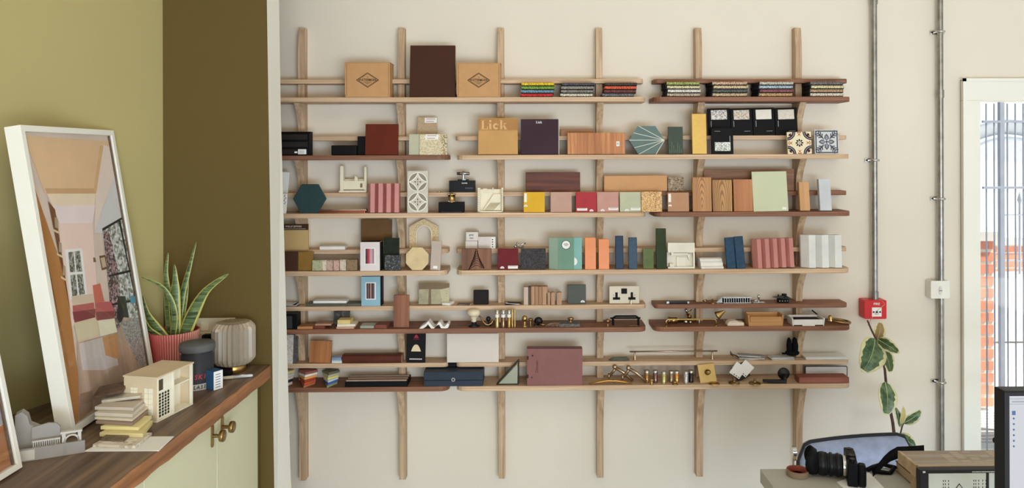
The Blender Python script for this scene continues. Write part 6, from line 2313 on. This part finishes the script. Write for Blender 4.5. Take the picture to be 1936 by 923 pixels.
# chair
dch = 2.42
YC = dch-D0
ca, cb = P(1506, 845, YC), P(1718, 845, YC)
xcn = (ca.x+cb.x)/2
e = empty('leather_chair', (xcn, YC+.25, 0), 'low-backed grey leather office chair tucked behind the desk', 'chair')
LEA = paint((146, 152, 176), .32, var=.18, vs=26, coat=.35, bmp=.25)
hw = (cb.x-ca.x)/2
zt_l, zt_r = P(1520, 836, YC).z, P(1690, 818, YC).z
b = B()
n = 18
front, back_ = [], []
rows_ = []
for i in range(n+1):
    u = -1+2*i/n
    ztop = (zt_l+(zt_r-zt_l)*(u+1)/2)
    ztop -= .05*max(0, abs(u)-.82)/.18*max(0, abs(u)-.82)/.18
    yb = .02*u*u*-1
    rows_.append((u*hw*.985, ztop, yb))
vs_ = []
for x, zt_, yb in rows_:
    for (fz, fy) in ((1.0, .012), (.985, -.006), (.93, -.016), (.75, -.026), (.5, -.03), (.25, -.026), (.0, -.02)):
        z_ = .40+(zt_-.40)*fz
        vs_.append((x, -.25+fy+yb+.0, z_))
    for (fz, fy) in ((0, .02), (.5, .026), (1.0, .022)):
        z_ = .40+(zt_-.40)*fz
        vs_.append((x, -.25+fy+yb, z_))
K = 10
fs_ = [(i*K+k, (i+1)*K+k, (i+1)*K+(k+1) % K, i*K+(k+1) % K) for i in range(n) for k in range(K)]
fs_ += [tuple(range(K)), tuple(n*K+k for k in range(K))[::-1]]
b.add(vs_, fs_, 0, True).build('backrest', LEA, e)
pipe = [(r_[0], -.25+.004+r_[2], r_[1]+.001) for r_ in rows_]
B().tube([(pipe[0][0]-.004, pipe[0][1], .42)]+pipe+[(pipe[-1][0]+.004, pipe[-1][1], .42)], .0055, 8).build('piping', paint((56, 54, 58), .4), e)
B().cyl(.016, .012, (-hw-.016, -.25, zt_l-.03), 'x', 20).build('pivot_bolt', CHROME, e)
B().box(-hw*.9, hw*.9, -.70, -.28, .40, .46).build('seat', LEA, e, bevel=.02, seg=3)
for sx in (-1, 1):
    B().tube([(sx*(hw+.004), -.25, zt_l-.06), (sx*(hw+.004), -.26, .42), (sx*(hw-.01), -.62, .40)], .009, 10).build('side_frame', CHROME, e)
B().cyl(.025, .32, (0, -.46, .08)).build('column', CHROME, e)
for i in range(5):
    a = 2*math.pi*i/5
    lg = B().tube([(0, -.46, .09), (.26*math.cos(a), -.46+.26*math.sin(a), .06)], [.018, .011], 8).build('leg', CHROME, e)
    B().ball(.028, (.26*math.cos(a), -.46+.26*math.sin(a), .0285)).build('castor', BLACK, lg)

# leather ring / tape
rc = PZ(1508, 899, DZ)
e = empty('tape_roll', (rc.x, rc.y, DZ+.0005), 'brown leather ring with red lining left of the camera', 'tape')
b = B()
b.lathe([(.030, 0), (.030, .016), (.0275, .016), (.0275, .0)], seg=36)
b.build('outer_band', paint((130, 112, 92), .6), e)
B().lathe([(.0272, .0005), (.0272, .0165), (.0255, .0165), (.0255, .0005)], seg=36).build('red_lining', paint((150, 72, 62), .6), e)
# camera
cc = PZ(1612, 914, DZ)
e = empty('digital_camera', (cc.x+.008, cc.y+.03, DZ+.0005), 'black mirrorless camera with a hooded lens pointing left', 'camera', (0, 0, R(-18)))
e.scale = (.74, .90, .90)
CB = paint((26, 26, 29), .45, bmp=.2)
B().box(-.018, .018, -.066, .066, 0, .070).build('body', CB, e, bevel=.004)
B().box(.018, .046, -.066, -.030, .0, .066).build('grip', CB, e, bevel=.008)
B().prism([(-.03, .062), (.03, .062), (.022, .078), (-.022, .078)], -.018, .016, plane='yz').build('viewfinder', CB, e, bevel=.002)
for (y_, r_, h_) in ((-.045, .009, .008), (-.018, .010, .009), (.042, .009, .006)):
    B().cyl(r_, h_, (0, y_, .0702), seg=24).build('dial', DARKM, e)
B().cyl(.031, .010, (-.028, 0, .036), 'x', 32).build('lens_mount', CHROME, e)
B().lathe([(.0, -.118), (.030, -.118), (.034, -.112), (.034, -.085), (.0315, -.083), (.0315, -.055), (.033, -.053), (.033, -.033), (.030, -.029)], (0, 0, .036), 'x', 48, smooth=False).build('lens_barrel', paint((32, 34, 38), .35), e)
for q, wd2 in ((-.100, .012), (-.07, .010), (-.045, .008)):
    B().lathe([(.0348, -wd2/2), (.0352, -wd2/2+.001), (.0352, wd2/2-.001), (.0348, wd2/2)], (q, 0, .036), 'x', 48).build('lens_ring', DARKM, e)
n = 36
vs_ = []
for k in range(2):
    for i in range(n):
        a = 2*math.pi*i/n
        dep = -.150-.012*math.cos(2*a) if k else -.1185
        r_ = .043 if k else .0365
        vs_.append((dep, r_*math.cos(a), .043+(r_*math.sin(a))-.004*(1-k)-.0))
hd = B().add(vs_, [(i, (i+1) % n, n+(i+1) % n, n+i) for i in range(n)], 0, True).build('lens_hood', paint((28, 28, 30), .6), e)
s_m = hd.modifiers.new('solid', 'SOLIDIFY')
s_m.thickness = .002
B().box(.0185, .020, -.028, .045, .012, .056).build('screen', paint((14, 14, 16), .1, coat=1), e)
# strap: band draped from body over to the boxes
sp_px = [(1650, 893), (1662, 880), (1672, 868), (1684, 858), (1698, 851), (1722, 850), (1748, 848)]
e2 = empty('camera_strap', PZ(1690, 880, DZ), 'wide black camera strap looping up behind the wooden boxes', 'strap')
eo = Vector(e2.location)
yy = [-.18]*0
path = []
for i, (x, y) in enumerate(sp_px):
    p = P(x, y, q0.y-.10-.0*i)
    path.append(Vector((p.x, p.y, max(p.z, DZ+.006)))-eo)
b = B()
vs_ = []
for i, p in enumerate(path):
    wv = .012+.006*min(i, 4)/2
    vs_ += [p+Vector((0, 0, -wv)), p+Vector((.004, .01, wv*.2))]
b.add(vs_, [(2*i, 2*i+1, 2*i+3, 2*i+2) for i in range(len(path)-1)], 0, True)
st_ = b.build('strap_band', paint((24, 23, 26), .7), e2)
s_m = st_.modifiers.new('solid', 'SOLIDIFY')
s_m.thickness = .003
lp = []
for x, y in ((1640, 890), (1652, 882), (1668, 880), (1684, 884), (1692, 889), (1682, 893), (1662, 893), (1650, 890)):
    p = PZ(x, y, DZ+.006)
    lp.append(Vector((p.x, p.y, DZ+.008+.006*math.sin(x)))-eo)
B().tube(lp, .006, 8).build('strap_cord', BLACK, e2)
# papers under camera
P3 = [PZ(x, y, DZ+.001) for x, y in ((1582, 912), (1640, 890), (1672, 923), (1620, 945))]
c = sum(P3, Vector())/4
o = B().hexa([(p.x-c.x, p.y-c.y, 0) for p in P3], [(p.x-c.x, p.y-c.y, .0008) for p in P3]).build('paper_sheet', PAPER, None, (c.x, c.y, DZ+.0004))
tag(o, 'white sheet of paper on the desk under the camera', 'paper')

# wooden display box stack
TB = wood((178, 162, 146), (142, 124, 108), 'x', .5)
PL = wood((206, 180, 148), (166, 138, 110), 'x', .7)
zt2 = DZ+.118
a = PZ(1709, 853, zt2)
bq_ = PZ(1730, 880, zt2)
yb_, yf_ = a.y, bq_.y
xl_ = (a.x+bq_.x)/2
e = empty('sample_tray', (xl_, yf_, DZ), 'wide shallow wooden tray resting on the boxes beside the screen', 'tray')
Wt = .46
dt = yb_-yf_
B().box(.0, Wt, 0, dt, zt2-DZ-.006, zt2-DZ).build('top_board', TB, e)
B().box(-.003, Wt, -.008, -.0004, zt2-DZ-.018, zt2-DZ+.001).build('front_lip', PL, e, bevel=.001)
B().box(-.008, -.0004, 0, dt, zt2-DZ-.030, zt2-DZ+.001).build('side_lip', PL, e, bevel=.001)
b = B()
random.seed(9)
for i in range(9):
    for k in range(10):
        if random.random() < .6:
            b.box(.09+.032*k, .09+.032*k+.022, .015+dt*.085*i, .015+dt*.085*i+.004, zt2-DZ, zt2-DZ+.0004)
b.build('faint_lettering', paint((196, 178, 160), .6), e)
o = empty('storage_box', (xl_+.23, yb_-dt*.45, DZ+.0005), 'light wooden box under the shallow tray', 'box')
B().box(-.205, .22, -dt*.40, dt*.44, 0, .083).build('box_body', PL, o, bevel=.001)
B().box(-.21, .222, -dt*.42, -dt*.401, .032, .08).build('front_rim', PL, o)
o = empty('red_book', (PZ(1715, 905, DZ).x+.03, PZ(1715, 905, DZ).y+.0, DZ+.0005), 'small reddish brown book lying left of the framed notice', 'book')
B().box(-.036, .03, -.05, .048, .002, .026).build('pages', paint((206, 180, 150), .8), o)
B().box(-.038, .032, -.052, .05, .0262, .029).build('cover', paint((120, 70, 60), .6), o)
B().box(-.038, .032, -.052, .05, 0, .0018).build('cover', paint((150, 112, 92), .6), o)
# framed notice in front
yn_ = yf_-.045
n0, n1 = P(1740, 890, yn_), P(1936, 890, yn_)
e = empty('framed_notice', (n0.x, yn_, DZ+.0005), 'dark framed sheet of handwritten notes standing before the tray', 'frame')
wz = n1.x-n0.x
hz_ = n0.z-DZ
B().box(0, wz, 0, .02, 0, hz_).build('dark_frame', paint((66, 62, 64), .5), e, bevel=.001)
B().box(.020, wz*.63, -.001, -.0002, 0, hz_-.008).build('notes_sheet', paint((238, 236, 220), .7), e)
B().box(wz*.66, wz, -.001, -.0002, 0, hz_-.008).build('notes_sheet', paint((238, 238, 228), .7), e)
b = B()
for x_ in (.055, .060, .068, .13, .135, .142, .152, .160):
    for k in range(4):
        b.box(x_, x_+.0016, -.0014, -.001, hz_-.028-.008*k, hz_-.024-.008*k)
for k in range(24):
    b.box(.005+wz*.48+.0035*k, .005+wz*.48+.0035*k+.002, -.0009, -.0002, hz_-.006, hz_-.0035, 1)
b.prism([(.085, hz_-.045), (.095, hz_-.032), (.105, hz_-.045), (.103, hz_-.045), (.095, hz_-.035), (.087, hz_-.045)], -.0014, -.001)
b.build('handwriting', [INK, PAPER], e)
B().box(.006, .012, -.0012, -.0002, hz_-.006, hz_-.002).build('corner_mark', PAPER, e)

# ---------------- monitor at the right edge
YM = -2.08
m0, m1 = P(1899, 741, YM), P(1936, 739, YM)
e = empty('monitor', (m0.x+.26, YM+.03, DZ+.0005), 'computer monitor with pale drawing software cut by the right edge', 'monitor')
zt3 = m0.z-DZ
ww = .52
B().box(-ww/2, ww/2, -.03, 0, .06, zt3).build('casing', paint((40, 38, 40), .4), e, bevel=.003)
SCR, nt_, b_ = newmat('screen_glow')
b_.inputs['Base Color'].default_value = S(30, 30, 32)
b_.inputs['Emission Color'].default_value = S(214, 214, 220)
b_.inputs['Emission Strength'].default_value = .85
bz = .0085
sc_ = B().box(-ww/2+bz, ww/2-bz, -.0306, -.0301, .07, zt3-.008).build('screen', SCR, e)
ICN = paint((70, 90, 120), .6)
b = B()
b.box(-ww/2+bz+.004, -ww/2+bz+.010, -.0310, -.0307, zt3-.040, zt3-.033)
for k in range(6):
    z_ = zt3-.046-.0095*k
    b.prism(circ(-ww/2+bz+.007, z_, .0018, 8), -.0310, -.0307)
b.build('toolbar_icons', ICN, sc_)
b = B()
b.box(-ww/2+bz, ww/2-bz, -.0310, -.0307, zt3-.013, zt3-.0122)
b.box(-ww/2+bz, ww/2-bz, -.0310, -.0307, zt3-.022, zt3-.0212)
b.box(-ww/2+bz+.004, -ww/2+bz+.030, -.0310, -.0307, zt3-.0185, zt3-.0165)
b.build('menu_line', paint((120, 122, 130), .6), sc_)
B().box(-.03, .03, -.012, .004, .012, .20).build('stand', DARKM, e)
B().box(-.12, .12, -.09, .09, 0, .011).build('stand_base', DARKM, e, bevel=.002)
ar = P(1897, 842, -1.72)
o = B().tube([(-.02, 0, .012), (0, 0, .004), (.03, 0, -.006), (.06, 0, -.006)], [.006, .011, .012, .012], 10)
o.cyl(.012, ar.z-DZ-.006, (.06, 0, -(ar.z-DZ)+.002))
o.cyl(.05, .008, (.06, 0, -(ar.z-DZ)+.0006))
tag(o.build('desk_lamp_arm', BLACK, None, tuple(ar)), 'black curved desk arm poking out behind the monitor edge', 'arm')
